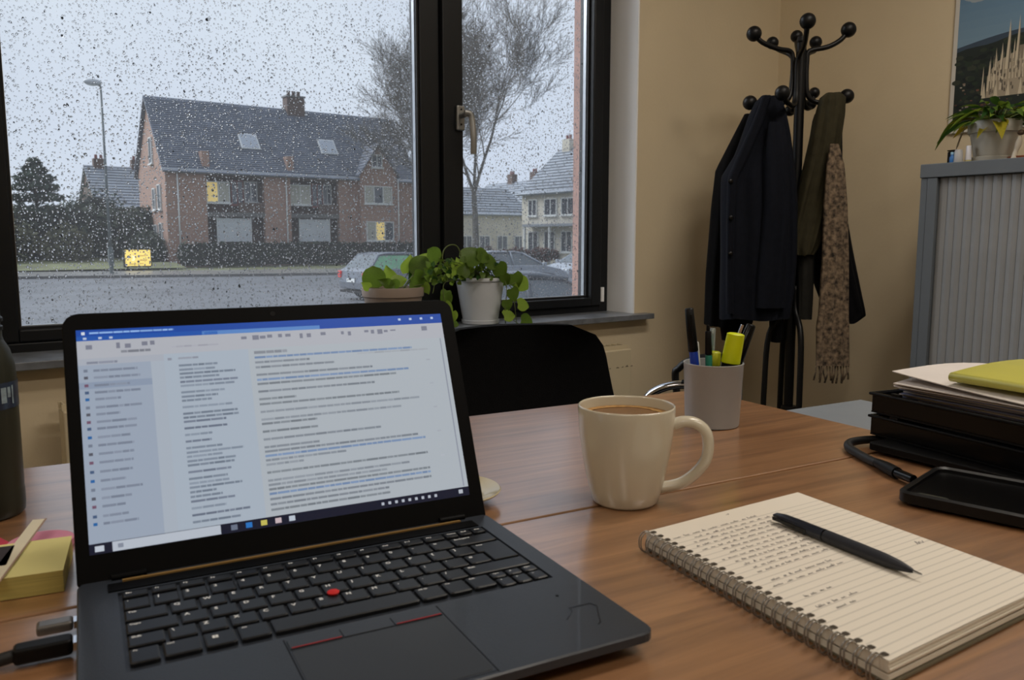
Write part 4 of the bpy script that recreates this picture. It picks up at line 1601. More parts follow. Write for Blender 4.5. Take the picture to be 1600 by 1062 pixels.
# grey pot with trailing ivy
GXX, GYY = 1.398, 2.043
gp = thing('grey_pot_plant', 'grey plant pot with bushy trailing ivy beside the window mullion', 'potted plant', (GXX, GYY, PZ))
ORG = (GXX, GYY, PZ)
m_gpot = mat('light_grey_plastic_pot', (206, 210, 216), .42, noise=.05, nscale=10)
b = MB()
b.lathe([(.050, .006), (.0535, .008), (.0735, .128), (.0775, .130), (.0785, .137), (.0775, .140), (.0745, .140), (.0735, .136), (.0725, .128), (.0005, .124)], 48, close=False)
b.add([(.050 * cos(2 * pi * k / 48), .050 * sin(2 * pi * k / 48), .006) for k in range(48)], [tuple(range(47, -1, -1))])
b.build('pot', m_gpot, gp, auto=40)
b = MB()
b.lathe([(.052, .0005), (.056, .001), (.0585, .012), (.0572, .013), (.0545, .0055), (.0005, .0052)], 40, close=False)
b.build('saucer', m_gpot, gp, auto=40)
b = MB()
rr = [[(.071 * j / 5 * cos(2 * pi * k / 24), .071 * j / 5 * sin(2 * pi * k / 24), .132 + .004 * fbm(k * 1.3 + j * 2.2)) for k in range(24)] for j in range(1, 6)]
b.grid(rr, closed=True)
b.add(rr[0], [tuple(range(24))])
b.build('soil', m_soil, gp, smooth=True)
CROWN = Vector((GXX, GYY, PZ + .132))


def vine(pts, leaves, r=.0014, mset=(0, 1, 3), sc=1.0):
    P = spline(pts, 5)
    MB().tube([q_ - Vector(ORG) for q_ in P], r, 6).build('stem', m_stem, gp, smooth=True)


for (px, py, sz, roll, mi, Y) in ((740, 397, 34, .6, 0, 1.98), (757, 402, 26, -.4, 0, 1.97), (770, 411, 28, -.2, 3, 1.97), (783, 424, 23, -.9, 0, 1.96), (805, 440, 24, -1.3, 0, 1.95),
                                  (818, 446, 25, -.6, 1, 1.95), (802, 462, 22, -1.2, 0, 1.945), (819, 476, 23, -.1, 1, 1.94), (797, 492, 22, .1, 1, 1.94), (824, 503, 24, -.2, 0, 1.94),
                                  (698, 470, 20, -1.3, 0, 1.975), (701, 486, 24, -1.0, 1, 1.965), (706, 497, 18, -1.6, 1, 1.96), (712, 505, 14, 0, 3, 1.955), (792, 478, 17, -1.5, 0, 1.945),
                                  (790, 438, 18, -1.2, 3, 1.95), (725, 420, 20, 1.2, 3, 1.975), (704, 422, 19, 2.2, 1, 1.98), (716, 412, 18, 1.8, 1, 1.985), (730, 408, 20, 1.1, 1, 1.99),
                                  (695, 462, 16, -2.0, 3, 1.985)):
    P = unproj(px, py, Y)
    size = sz * .00205
    base = P - Vector((cos(roll), 0, sin(roll))) * size * .5
    face_leaf(HEART[4 if mi == 0 else mi], gp, base, size, roll, 0, rs, ORG)
# the big round leaf and the loop of stem
P = unproj(676, 397, 2.0)
face_leaf(ROUND, gp, P + Vector((.024, 0, -.018)), .052, 2.5, 0, rs, ORG)
vine([CROWN + Vector((-.02, -.02, 0)), unproj(708, 418, 1.99), unproj(693, 409, 1.99), unproj(686, 402, 1.995)], 0, .0012)
vine([CROWN + Vector((-.03, -.01, 0)), unproj(697, 414, 1.99), unproj(692, 396, 1.99), unproj(700, 384, 1.99), unproj(713, 384, 1.99), unproj(720, 398, 1.99), unproj(716, 416, 2.0)], 0, .0020)
vine([CROWN + Vector((.05, -.03, 0)), unproj(786, 432, 1.96), unproj(792, 455, 1.95), unproj(789, 480, 1.947), unproj(790, 505, 1.947)], 0, .0014)
vine([unproj(789, 436, 1.96), unproj(799, 450, 1.95), unproj(803, 468, 1.947), unproj(806, 492, 1.945), unproj(808, 512, 1.945)], 0, .0012)
vine([unproj(795, 447, 1.955), unproj(806, 441, 1.95), unproj(818, 437, 1.95)], 0, .0010)
vine([unproj(802, 500, 1.945), unproj(812, 506, 1.945), unproj(822, 502, 1.944)], 0, .0010)
vine([CROWN + Vector((-.06, -.02, 0)), unproj(697, 440, 1.975), unproj(693, 460, 1.97), unproj(699, 485, 1.965)], 0, .0014)
vine([CROWN + Vector((-.06, 0, .002)), unproj(685, 438, 1.97), unproj(676, 458, 1.96)], 0, .0012)
# dense tuft of small leaves and runners on top of the pot
for i in range(150):
    px = 668 + 118 * rs.random()
    cxx = (px - 727) / 60
    top = 402 + 16 * cxx * cxx
    py = top + (441 - top) * rs.random() ** .9
    Y = rs.uniform(1.965, 2.07)
    if abs(px - 742) > 42:
        Y = rs.uniform(1.955, 2.0)
    P = unproj(px, py, Y)
    P.z = max(P.z, PZ + .120)
    roll = rs.uniform(.2, 2.9) if rs.random() < .75 else rs.uniform(-1, 0)
    face_leaf(rs.choice(HEART[1:]), gp, P, rs.uniform(.011, .021), roll, rs.uniform(-.3, .3), rs, ORG)
b = MB()
for i in range(70):
    px = rs.uniform(676, 782)
    py = rs.uniform(404, 440)
    a_ = CROWN + Vector((rs.uniform(-.05, .05), rs.uniform(-.05, .03), 0))
    e_ = unproj(px, py, rs.uniform(1.97, 2.05))
    e_.z = max(e_.z, PZ + .12)
    m_ = (a_ + e_) * .5 + Vector((rs.uniform(-.01, .01), 0, rs.uniform(.005, .025)))
    b.tube([q_ - Vector(ORG) for q_ in spline([a_, m_, e_], 3)], .0009, 4, caps=False)
rn = b.build('fine_runners', m_stem, gp, smooth=True)
rn['kind'] = 'stuff'

# ================================================================ COAT RACK WITH COATS AND SCARVES
RK = Vector((2.32, 1.58, 0))
rack = thing('coat_rack', 'black metal coat rack with ball ends in the room corner', 'coat rack', RK, VIEW_RZ)


def rk(px, py, y=0.0):
    """rack frame: x across, y away, z up - from photograph pixels at the rack's distance"""
    ax = 809 + (1241 - 809) * (10740 - py) / (10740 - 420)
    k = .002005 * (1 + y / 2.65)
    x = (px - ax) * k + y * (ax - 800) / 1270
    z = 1.01 + ((.913 - 1.01) + (420 - py) * .002005) * (1 + y / 2.65)
    return Vector((x, y, z))


MB().tube([(0, 0, .02), (-.009, 0, 1.62)], .0155, 16).build('pole', m_blackmetal, rack, auto=40)
MB().lathe([(.0155, 1.62), (.0175, 1.625), (.012, 1.64), (.0005, 1.643)], 16, Matrix.Translation((-.009, 0, 0))).build('pole_cap', m_blackmetal, rack, auto=40)
arms = [((1177, 53, -.02), (1190, 66, -.02), (1215, 76, -.01), (1234, 80, 0), (1238, 96, 0), (1236, 130, -.004), (1232, 150, -.01), (1218, 160, -.02), (1192, 166, -.02), (1170, 158, -.02)),
        ((1325, 47, .0), (1313, 62, 0), (1292, 73, 0), (1264, 79, 0), (1260, 92, 0), (1259, 128, 0), (1262, 148, 0), (1275, 157, 0), (1300, 158, -.01), (1323, 148, -.02)),
        ((1262, 34, -.15), (1260, 50, -.14), (1256, 70, -.08), (1249, 84, -.035), (1245, 98, -.022), (1244, 130, -.022), (1243, 152, -.03), (1238, 163, -.06), (1228, 156, -.12), (1222, 143, -.15)),
        ((1243, 57, .13), (1243, 66, .12), (1245, 76, .06), (1248, 86, .03), (1250, 98, .022), (1252, 130, .022), (1253, 150, .03), (1260, 160, .06), (1268, 155, .09), (1271, 143, .10)),
        ((1273, 66, .10), (1272, 78, .08), (1262, 83, .04), (1256, 96, .018), (1255, 120, .018), (1254, 150, .018), (1258, 165, .03), (1264, 166, .05), (1266, 160, .06)),
        ((1205, 67, .10), (1213, 76, .08), (1232, 84, .03), (1240, 96, .016), (1240, 120, .016), (1241, 150, .016), (1238, 166, .03), (1236, 172, .05), (1233, 170, .06))]
for a_ in arms:
    P = spline([rk(*p) for p in a_], 4)
    ao = MB().tube(P, .0078, 10).build('arm', m_blackmetal, rack, smooth=True)
    MB().ball(P[0], .0235 if a_[0][2] <= 0 else .020, 20, 12).build('ball_end', m_blackmetal, ao, smooth=True)
    MB().ball(P[-1], .0225 if a_[-1][2] <= 0 else .018, 20, 12).build('ball_end', m_blackmetal, ao, smooth=True)
for k in range(3):
    a = radians((180, 91, -88)[k])
    d = Vector((cos(a), sin(a), 0))
    P = spline([d * .014 + Vector((0, 0, .86)), d * .022 + Vector((0, 0, .78)), d * .075 + Vector((0, 0, .70)), d * .085 + Vector((0, 0, .5)), d * .09 + Vector((0, 0, .25)), d * .15 + Vector((0, 0, .10)), d * .25 + Vector((0, 0, .03)), d * .29 + Vector((0, 0, .012))], 5)
    MB().tube(P, .0095, 10).build('leg', m_blackmetal, rack, smooth=True)
MB().lathe([(.024, .40), (.026, .41), (.026, .45), (.024, .46)], 18).build('collar', m_blackmetal, rack, auto=40)


def interp(rows, y):
    for a, c in zip(rows[:-1], rows[1:]):
        if a[0] <= y <= c[0]:
            t = (y - a[0]) / (c[0] - a[0])
            return [u + (v - u) * t for u, v in zip(a[1:], c[1:])]
    return list(rows[-1][1:]) if y > rows[-1][0] else list(rows[0][1:])


def drape(name, rows, y0, m, parent, folds=5, amp=.010, seed=0.0, thick=None, nseg=56, nz=34, hem=0.0, cap=True, shell=False):
    """cloth hanging in folds. rows: (photo y, left x, right x, depth half-thickness); y0 = distance from the pole plane"""
    R_ = []
    ya, yb = rows[0][0], rows[-1][0]
    for j in range(nz + 1):
        t = j / nz
        yy = ya + (yb - ya) * t
        xl, xr, dp = interp(rows, yy)
        A, B_ = rk(xl, yy, 0), rk(xr, yy, 0)
        cx, hw = (A.x + B_.x) / 2, (B_.x - A.x) / 2
        z = A.z
        r = []
        for k in range(nseg):
            th = 2 * pi * k / nseg
            ct_, st_ = cos(th), sin(th)
            sx = math.copysign(abs(ct_) ** .8, ct_)
            sy = math.copysign(abs(st_) ** .75, st_)
            x = cx + hw * sx
            u = (x - cx) / max(hw, .001)
            f = amp * (.25 + .75 * min(1, t * 1.6)) * (fbm(folds * u * 1.6 + .35 * sin(3 * t + seed), seed) + .12 * fbm(folds * 2.3 * u + 2 * t, seed + 2))
            f += amp * .35 * sin(9 * t + 3 * u + seed)
            y = y0 + dp * sy + f * (1 if st_ < 0 else .6) * (1 - .5 * abs(u) ** 3)
            zz = z + (hem * fbm(3.0 * u, seed + 4) * t ** 6 if hem else 0)
            r.append((x, y, zz))
        R_.append(r)
    b = MB()
    b.grid(R_[::-1], closed=True)
    if cap:
        b.add(R_[0], [tuple(range(nseg - 1, -1, -1))])
        b.add(R_[-1], [tuple(range(nseg))])
    return b.build(name, m, parent, smooth=True)


m_navyc = mat('navy_wool_coat', (17, 20, 29), .9, noise=.2, nscale=60, bump=.3, bscale=260, spec=.2)
m_blackc = mat('black_wool_coat', (12, 12, 15), .9, noise=.2, nscale=60, bump=.4, bscale=260, spec=.2)
m_olive = mat('olive_wool_scarf', (56, 52, 37), .92, noise=.2, nscale=40, bump=.6, bscale=300, spec=.2)
m_oliv2 = mat('dark_olive_lining', (30, 29, 24), .92, noise=.25, nscale=40, bump=.5, bscale=200)
m_pat = mat('brown_patterned_wool', (126, 108, 88), .95, noise=.75, nscale=75, rgb2=(40, 34, 29), bump=.9, bscale=220)
coatA = thing('black_coat', 'long black coat hanging behind the navy coat on the rack', 'coat', RK, VIEW_RZ)
drape('coat_body', [(170, 1172, 1198, .02), (260, 1124, 1205, .035), (320, 1116, 1212, .04), (430, 1106, 1212, .045), (516, 1102, 1180, .04)], .075, m_blackc, coatA, 5, .010, 3.1, hem=.006)
drape('sleeve', [(230, 1150, 1190, .02), (400, 1132, 1178, .035), (505, 1130, 1180, .032), (542, 1134, 1178, .028)], .095, m_blackc, coatA, 3, .006, 1.1)
drape('sleeve', [(250, 1206, 1226, .02), (430, 1206, 1230, .028), (530, 1207, 1228, .024), (542, 1209, 1227, .020)], .04, m_blackc, coatA, 3, .004, 2.4)
coatB = thing('navy_coat', 'navy wool coat hanging on the left side of the rack', 'coat', RK, VIEW_RZ)
drape('coat_body', [(152, 1180, 1207, .012), (158, 1172, 1211, .022), (180, 1161, 1217, .035), (211, 1150, 1223, .042), (241, 1139, 1227, .048), (268, 1122, 1231, .052), (276, 1117, 1232, .055), (320, 1116, 1235, .058), (400, 1115, 1233, .060), (460, 1113, 1227, .062), (498, 1113, 1221, .062)],
      -.055, m_navyc, coatB, 4.2, .017, .6, hem=.005)
# collar roll, button, front facing, sleeve in front
drape('lapel', [(160, 1172, 1186, .010), (200, 1156, 1172, .012), (250, 1132, 1150, .012), (280, 1119, 1134, .012), (330, 1117, 1130, .010), (420, 1116, 1128, .010), (488, 1115, 1127, .009)], -.108, m_navyc, coatB, 2, .003, 1.7, nseg=24)
drape('sleeve', [(196, 1180, 1204, .012), (240, 1174, 1212, .026), (330, 1170, 1212, .034), (430, 1160, 1206, .032), (478, 1158, 1206, .028)], -.118, m_navyc, coatB, 2.5, .008, 2.9, nseg=40)
for (px, py) in ((1122, 285), (1122, 340), (1121, 395)):
    MB().lathe([(.0075, 0), (.008, .002), (.006, .0035)], 14, Matrix.Translation(rk(px, py, 0) + Vector((0, -.122, 0))) @ Matrix.Rotation(pi / 2, 4, 'X')).build('button', m_blackgloss, coatB, auto=40)
b = MB().tube([rk(1196, 160, -.06), rk(1196, 150, -.03), rk(1193, 148, .0), rk(1190, 160, .01)], .0035, 8)
b.build('hanging_loop', m_blackc, coatB, smooth=True)
coatC = thing('dark_coat', 'dark coat hanging on the right side of the rack behind the scarves', 'coat', RK, VIEW_RZ)
drape('coat_body', [(152, 1300, 1320, .015), (175, 1278, 1322, .03), (271, 1262, 1322, .042), (320, 1262, 1328, .046), (400, 1264, 1343, .05), (470, 1290, 1357, .05), (497, 1300, 1363, .048), (508, 1304, 1346, .045)], .035, m_blackc, coatC, 3.5, .013, 5.2, hem=.004)
drape('sleeve', [(220, 1288, 1312, .015), (300, 1284, 1316, .026), (420, 1286, 1322, .028), (500, 1288, 1325, .024)], -.012, m_blackc, coatC, 2.5, .005, 4.4, nseg=40)
sc1 = thing('olive_shawl', 'plain olive shawl gathered over the right arm of the rack', 'shawl', RK, VIEW_RZ)
drape('cloth', [(147, 1282, 1302, .018), (153, 1273, 1311, .028), (180, 1266, 1310, .034), (211, 1259, 1306, .036), (250, 1250, 1303, .038), (286, 1241, 1298, .038), (330, 1232, 1288, .036), (385, 1222, 1272, .032), (397, 1230, 1262, .028)], -.045, m_olive, sc1, 4.5, .016, 2.2, hem=.004)
drape('lower_fold', [(330, 1240, 1268, .018), (400, 1240, 1266, .022), (500, 1240, 1262, .020)], -.035, m_oliv2, sc1, 2.5, .006, 1.2, nseg=36)
sc2 = thing('patterned_scarf', 'brown patterned wool scarf with fringe hanging from the rack', 'scarf', RK, VIEW_RZ)
drape('cloth', [(228, 1275, 1288, .006), (260, 1270, 1297, .010), (320, 1266, 1302, .014), (400, 1264, 1305, .016), (490, 1258, 1305, .014), (505, 1255, 1306, .013), (570, 1255, 1308, .010)], -.112, m_pat, sc2, 3.5, .008, .4, nseg=48, hem=0)
b = MB()
rs = random.Random(4)
fr_me = []
for i in range(13):
    x = 1255.5 + i * 4.3
    A = rk(x, 569, 0)
    L_ = rs.uniform(.045, .060)
    MB().tube([(A.x, -.112 + rs.uniform(-.004, .004), A.z), (A.x + rs.uniform(-.005, .005), -.114, A.z - L_ * .5), (A.x + rs.uniform(-.008, .008), -.112, A.z - L_)], [.0028, .0024, .0032], 6).build('tassel', m_pat, sc2, smooth=True)

# ================================================================ TAMBOUR CABINET
CX0, CX1, CY1, CZ = 2.325, 2.772, 1.187, 1.218
cab = thing('tambour_cabinet', 'grey tambour door cabinet against the right wall', 'cabinet', (CX0, CY1, 0))
m_cab = mat('grey_cabinet_steel', (96, 102, 108), .45, noise=.06, nscale=10)
m_slat = mat('grey_tambour_slat', (134, 135, 136), .45, noise=.07, nscale=12)
CL = 1.2
D_ = CX1 - CX0
MB().box(-.004, D_, -CL, .002, CZ - .038, CZ).build('top', m_cab, cab, bevel=.002)
MB().box(0, D_, -.018, 0, .05, CZ - .0385).build('side_panel', m_cab, cab, bevel=.0015)
MB().box(0, D_, -CL + .002, -CL + .020, .05, CZ - .0385).build('side_panel', m_cab, cab, bevel=.0015)
MB().box(-.001, .016, -.046, -.0185, .051, CZ - .0385).build('front_stile', m_cab, cab, bevel=.0015)
MB().box(-.001, .016, -CL + .0205, -CL + .044, .051, CZ - .0385).build('front_stile', m_cab, cab, bevel=.0015)
MB().box(.03, D_, -CL + .021, -.019, .05, .07).build('bottom', m_cab, cab)
MB().box(D_ - .01, D_, -CL + .021, -.019, .071, CZ - .04).build('back_panel', m_cab, cab)
MB().box(.02, D_ - .02, -CL + .03, -.03, .002, .049).build('plinth', m_gasket, cab)
sl = MB()
pit = .0232
pts = [(0, 0), (.004, -.0018), (.011, -.0030), (.018, -.0018), (.0222, 0), (.0222, .006), (0, .006)]
vs = []
for z in (.072, CZ - .0395):
    for u, x in pts:
        vs.append((x + .012, -u, z))
n = len(pts)
sl.add(vs, [(i, n + i, n + (i + 1) % n, (i + 1) % n) for i in range(n)] + [tuple(range(n)), tuple(range(2 * n - 1, n - 1, -1))])
slm = sl.mesh('slat', m_slat, False)
ns_ = int((CL - .092) / pit)
for i in range(ns_):
    inst('slat', slm, cab, (0, -.0475 - i * pit, 0))
MB().box(.001, .011, -.62, -.60, .55, .75).build('handle', m_black, cab, bevel=.002)

# plant on the cabinet
KP = Vector((2.50, 1.076, CZ))
kp = thing('cabinet_plant', 'leafy green plant in a grey-white pot on the cabinet', 'potted plant', KP + Vector((0, 0, .0005)))
m_kpot = mat('warm_white_pot', (172, 168, 158), .38, noise=.05, nscale=12)
b = MB()
b.lathe([(.044, .012), (.047, .014), (.0605, .086), (.0660, .088), (.0680, .117), (.0660, .120), (.0630, .120), (.062, .115), (.060, .105), (.0005, .104)], 44, close=False)
b.add([(.044 * cos(2 * pi * k / 44), .044 * sin(2 * pi * k / 44), .012) for k in range(44)], [tuple(range(43, -1, -1))])
b.build('pot', m_kpot, kp, auto=40)
MB().lathe([(.050, .0005), (.0565, .002), (.0600, .020), (.0585, .021), (.054, .010), (.0005, .010)], 40, close=False).build('saucer', m_kpot, kp, auto=40)
b = MB()
b.lathe([(.0005, .109), (.0605, .108)], 24, close=False)
b.build('soil', m_soil, kp)
rs = random.Random(23)
for i in range(95):
    a = rs.uniform(0, 2 * pi)
    elev = rs.uniform(.1, 1.35)
    L_ = rs.uniform(.035, .075)
    stem = rs.uniform(.03, .085) * (1.2 - .4 * elev)
    g = Vector((.02 * cos(a), .02 * sin(a), .108))
    e_ = g + Vector((cos(a) * cos(elev), sin(a) * cos(elev), sin(elev) * .95)) * stem
    if e_.z < .112:
        e_.z = .115
    me = LANCE[rs.choice([0, 0, 1, 1, 3, 0, 1, 2 if rs.random() < .4 else 1])]
    inst('leaf', me, kp, e_, (rs.uniform(-.5, .5), -elev * .35 + rs.uniform(-.2, .35), a + rs.uniform(-.5, .5)), (L_, L_ * rs.uniform(1.0, 1.5), L_))
    MB().tube([g, (g + e_) / 2 + Vector((0, 0, .008)), e_], .0014, 5, caps=False).build('stem', m_stem, kp, smooth=True)
# long drooping leaves on the window side (towards +y) and a dry hanging one
for (dy, dz, a, L_, mi) in ((.035, .155, 1.45, .135, 1), (.03, .135, 1.75, .115, 0), (.01, .165, 2.2, .10, 3), (-.02, .13, -2.6, .10, 2), (-.005, .12, 3.0, .07, 2)):
    e_ = Vector((-.03, dy, dz - .01))
    inst('leaf', LANCE[mi], kp, e_, (0, .15, a), (L_, L_ * 1.2, L_))
    MB().tube([(0, 0, .108), e_ * .7 + Vector((0, 0, .045)), e_], .0015, 5).build('stem', m_stem, kp, smooth=True)
dl = MB().tube(spline([(-.04, .03, .15), (-.05, .06, .10), (-.052, .075, .055), (-.052, .082, .03)], 4), [.0012] * 5 + [.0022] * 4 + [.0008] * 4, 6)
dl.build('dry_stem', mat('dry_stem_brown', (104, 92, 70), .8, noise=.2), kp, smooth=True)

# small things on the cabinet
def onx(px, py, X):
    M = cam.rotation_euler.to_matrix()
    d = M @ Vector(((px - 800) / 1270, (531 - py) / 1270, -1))
    return CAM + d * ((X - CAM.x) / d.x)


def cabY(px, X):
    return onx(px, 244, X).y


def at_cab(name, label, cat, X, px):
    return thing(name, label, cat, (X, cabY(px, X), CZ + .0005))


t = at_cab('blue_vial', 'small blue bottle at the left end of the cabinet top', 'bottle', 2.42, 1487.5)
m_bl = mat('blue_bottle_plastic', (42, 104, 170), .35, noise=.15, nscale=80)
MB().lathe([(.0058, 0), (.0064, .001), (.0064, .022), (.0040, .026), (.0036, .030)], 18).build('body', m_bl, t, auto=40)
MB().lathe([(.0042, .0302), (.0042, .036), (.003, .0372)], 14).build('cap', mat('pale_blue_cap', (150, 190, 214), .4, noise=.05), t, auto=40)
t = at_cab('black_case', 'small black case behind the blue bottle on the cabinet', 'case', 2.452, 1489)
MB().box(-.006, .006, -.009, .014, 0, .042).build('case_body', m_black, t, bevel=.003, seg=3)
MB().box(-.0065, .0065, -.0095, .0145, .0425, .046).build('case_lid', m_blackgloss, t, bevel=.001)
t = at_cab('grey_bottle', 'grey white tapered container beside the blue bottle', 'container', 2.425, 1497.5)
MB().lathe([(.0125, 0), (.0130, .001), (.0105, .038), (.0095, .0395)], 24).build('body', mat('pearl_grey_plastic', (176, 176, 178), .35, noise=.08), t, auto=40)
MB().lathe([(.0097, .0397), (.0092, .0425)], 24).build('cap', MATS['pearl_grey_plastic'], t, auto=40)
t = at_cab('white_tube', 'white tapered tube with a cream base standing by the plant pot', 'tube', 2.44, 1513)
MB().lathe([(.0088, .0), (.0090, .001), (.0090, .013)], 20).build('cream_base', mat('cream_cap', (206, 196, 140), .45, noise=.05), t, auto=40)
MB().lathe([(.0086, .0135), (.0064, .052), (.0060, .053)], 20).build('tube_body', mat('white_tube_plastic', (224, 224, 232), .35, noise=.03), t, auto=40)
t = at_cab('green_mat', 'small flat dark green coaster under the white tube', 'coaster', 2.405, 1506)
MB().prism(rrect(-.012, .010, -.016, .016, .004), 0, .003).build('coaster_body', mat('dark_green_felt', (28, 48, 36), .9, noise=.2), t)
t = at_cab('terracotta_dish', 'terracotta dish with a cream figurine at the cabinet plant', 'dish', 2.49, 1600)
MB().lathe([(.030, 0), (.034, .001), (.040, .016), (.038, .0165), (.033, .005), (.0005, .004)], 36, close=False).build('dish_body', mat('terracotta', (150, 84, 56), .55, noise=.12, nscale=30), t, auto=40)
t = at_cab('cream_figurine', 'cream and brown figurine beside the terracotta dish', 'figurine', 2.455, 1584)
P = [(0, 0, 0), (.000, -.002, .02), (.002, -.006, .038), (.002, -.010, .055), (.001, -.012, .07)]
MB().tube(spline(P, 4), [.009, .009, .008, .007, .0065, .006, .0055, .006, .007, .0075, .0078, .0078, .0075, .007, .006, .005, .0035], 14).build('figure_body', mat('cream_porcelain', (200, 188, 170), .4, noise=.05), t, smooth=True)
MB().ball((.001, -.0135, .078), .0085, 16, 10, (1, 1.1, .9)).build('figure_head', mat('brown_glaze', (84, 66, 50), .5, noise=.1), t, smooth=True)

# ================================================================ POSTER
PX, PY0, PZ0 = RX - .0015, 1.335, 1.349
PWD, PHT, BD = .62, .84, .0145
po = thing('poster', 'framed poster of a pale gothic cathedral above wooded hills on the right wall', 'poster', (PX, PY0, PZ0))
MB().box(-.008, 0, -PWD, 0, 0, PHT).build('border', mat('white_poster_frame', (206, 202, 194), .5, noise=.04), po, bevel=.002)
A = MB()


def pq(pts, c, k):
    A.col = c
    A.add([(-.0083 - k * .00004, -u, v) for u, v in pts], [tuple(range(len(pts)))])


u0, u1, v0, v1 = BD, PWD - BD, BD, PHT - BD
HZ = lambda u: .252 + .055 * (u - .0) / .6 + .012 * sin(u * 9)
ns2 = 22
for i in range(ns2):       # the printed sky
    a, c = v1 - (v1 - .24) * i / ns2, v1 - (v1 - .24) * (i + 1) / ns2
    t_ = i / ns2
    pq([(u0, a), (u0, c), (u1, c), (u1, a)], (62 + 62 * t_, 104 + 48 * t_, 152 + 20 * t_), 0)
rs = random.Random(8)
for i in range(34):        # clouds
    cx, cy = rs.uniform(.04, .56), rs.uniform(.30, .80)
    w_, h_ = rs.uniform(.03, .12), rs.uniform(.003, .012)
    cc = rs.choice([(140, 158, 176), (128, 150, 174), (158, 170, 180)])
    pq([(min(u1, max(u0, cx + w_ * cos(a) * (1 + .3 * sin(3 * a)))), cy + .03 * (cx - .3) + h_ * sin(a)) for a in [2 * pi * k / 14 for k in range(14)]][::-1], cc, 1 + i * .05)
us = [u0 + (u1 - u0) * k / 20 for k in range(21)]
pq([(u, HZ(u) + .012) for u in us] + [(u1, .1), (u0, .1)], (62, 76, 92), 4)
pq([(u, HZ(u) - .004 + .004 * sin(u * 40)) for u in us] + [(u1, v0), (u0, v0)], (38, 46, 42), 5)
for i in range(520):       # wooded slopes, roofs of the town
    u = rs.uniform(u0, u1 - .012)
    v = rs.uniform(v0 + .002, HZ(u) - .012)
    town = v < .16
    if town and rs.random() < .55:
        s_ = rs.uniform(.004, .010)
        pq([(u, v + s_ * .6), (u, v), (u + s_, v), (u + s_, v + s_ * .6)], rs.choice([(134, 118, 104), (116, 82, 68), (150, 140, 126), (96, 66, 56), (160, 152, 140)]), 6 + i * .005)
    else:
        s_ = rs.uniform(.006, .016)
        pq([(min(u1, u + s_ * cos(a)), max(v0, v + .6 * s_ * sin(a))) for a in [-2 * pi * k / 7 for k in range(7)]], rs.choice([(30, 40, 34), (42, 54, 42), (50, 58, 46), (28, 34, 34), (58, 62, 50)]), 6 + i * .005)


def spire(u, vb, vt, w_, c, k):
    pq([(u, vt), (u - w_ * .35, vb + (vt - vb) * .35), (u - w_ * .5, vb), (u + w_ * .5, vb), (u + w_ * .35, vb + (vt - vb) * .35)], c, k)


cl, cd, cw = (204, 192, 168), (112, 104, 92), (164, 152, 132)
pq([(.112, .165), (.112, .10), (.34, .10), (.34, .215), (.30, .225), (.20, .235), (.16, .215), (.135, .205)], cw, 10)
pq([(.20, .245), (.19, .205), (.34, .205), (.33, .245), (.3, .25)], (132, 122, 106), 10.2)
for (u, vb, vt, w_) in ((.118, .12, .215, .020), (.135, .13, .250, .018), (.152, .16, .262, .020), (.170, .18, .328, .026), (.155, .12, .22, .02), (.186, .20, .27, .012),
                        (.196, .18, .338, .022), (.215, .18, .30, .014), (.235, .16, .26, .016), (.255, .16, .28, .014), (.28, .16, .255, .016), (.31, .16, .27, .014), (.335, .12, .24, .02),
                        (.100, .11, .20, .012), (.125, .11, .18, .014)):
    w_ *= .62
    spire(u, vb, vt, w_, cl, 11 + u)
    spire(u + w_ * .22, vb, vt - .012, w_ * .35, cd, 12 + u)
for i in range(110):
    u, v = rs.uniform(.115, .335), rs.uniform(.105, .200)
    pq([(u, v + .012), (u - .002, v + .009), (u - .002, v), (u + .002, v), (u + .002, v + .009)], rs.choice([cd, (92, 84, 74), (96, 88, 78)]), 13 + i * .01)
for i in range(24):
    u = .12 + i * .0094
    pq([(u, .245 - abs(.19 - u) * .25), (u - .0016, .15), (u + .0016, .15)], cl, 14)
for i in range(7):
    u = .105 + i * .035
    pq([(u, .15), (u - .006, .10), (u + .006, .10)], cl, 14.2)
pq([(u0 + .003, v0 + .012), (u0 + .003, v0 + .004), (u0 + .022, v0 + .004), (u0 + .022, v0 + .012)], (150, 40, 36), 15)
A.build('print', attr_mat('poster_print', False, .35, .4), po)
# ================================================================ OUTSIDE
G = GROUND
m_asph = mat('wet_asphalt', (96, 98, 102), .46, noise=.35, nscale=.5, bump=.8, bscale=3, spec=.35, stretch=(.35, 1.6, 1))
m_pave = mat('wet_pavement', (112, 110, 106), .35, noise=.25, nscale=.5, bump=.3, bscale=3)
m_grass = mat('winter_grass', (108, 112, 76), .9, noise=.35, nscale=.8, rgb2=(84, 84, 60), bump=.6, bscale=12)
m_kerb = mat('kerb_stone', (96, 94, 92), .5, noise=.2, nscale=3)
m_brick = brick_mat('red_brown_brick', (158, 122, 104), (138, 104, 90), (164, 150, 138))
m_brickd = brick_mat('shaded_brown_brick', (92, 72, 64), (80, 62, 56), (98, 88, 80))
m_tile = mat('blue_grey_roof_tile', (116, 122, 134), .42, noise=.25, nscale=1.4, bump=.3, bscale=14)
m_trim = mat('white_window_paint', (206, 208, 206), .6, noise=.05, nscale=3)
m_shut = mat('pale_roller_shutter', (190, 194, 196), .6, noise=.06, nscale=.8, bump=.1, bscale=5)
m_redt = mat('dark_red_joinery', (116, 66, 62), .6, noise=.1, nscale=2)
m_cream = mat('cream_render', (198, 192, 178), .9, noise=.12, nscale=.6)
m_creamd = mat('grey_cream_render', (186, 180, 166), .9, noise=.15, nscale=.6)
m_tile2 = mat('far_grey_roof_tile', (138, 144, 152), .6, noise=.15, nscale=1)
m_lit = mat('lit_curtain_window', (214, 196, 128), .5, noise=.2, nscale=1.2, emit=(240, 206, 120), estr=.35)
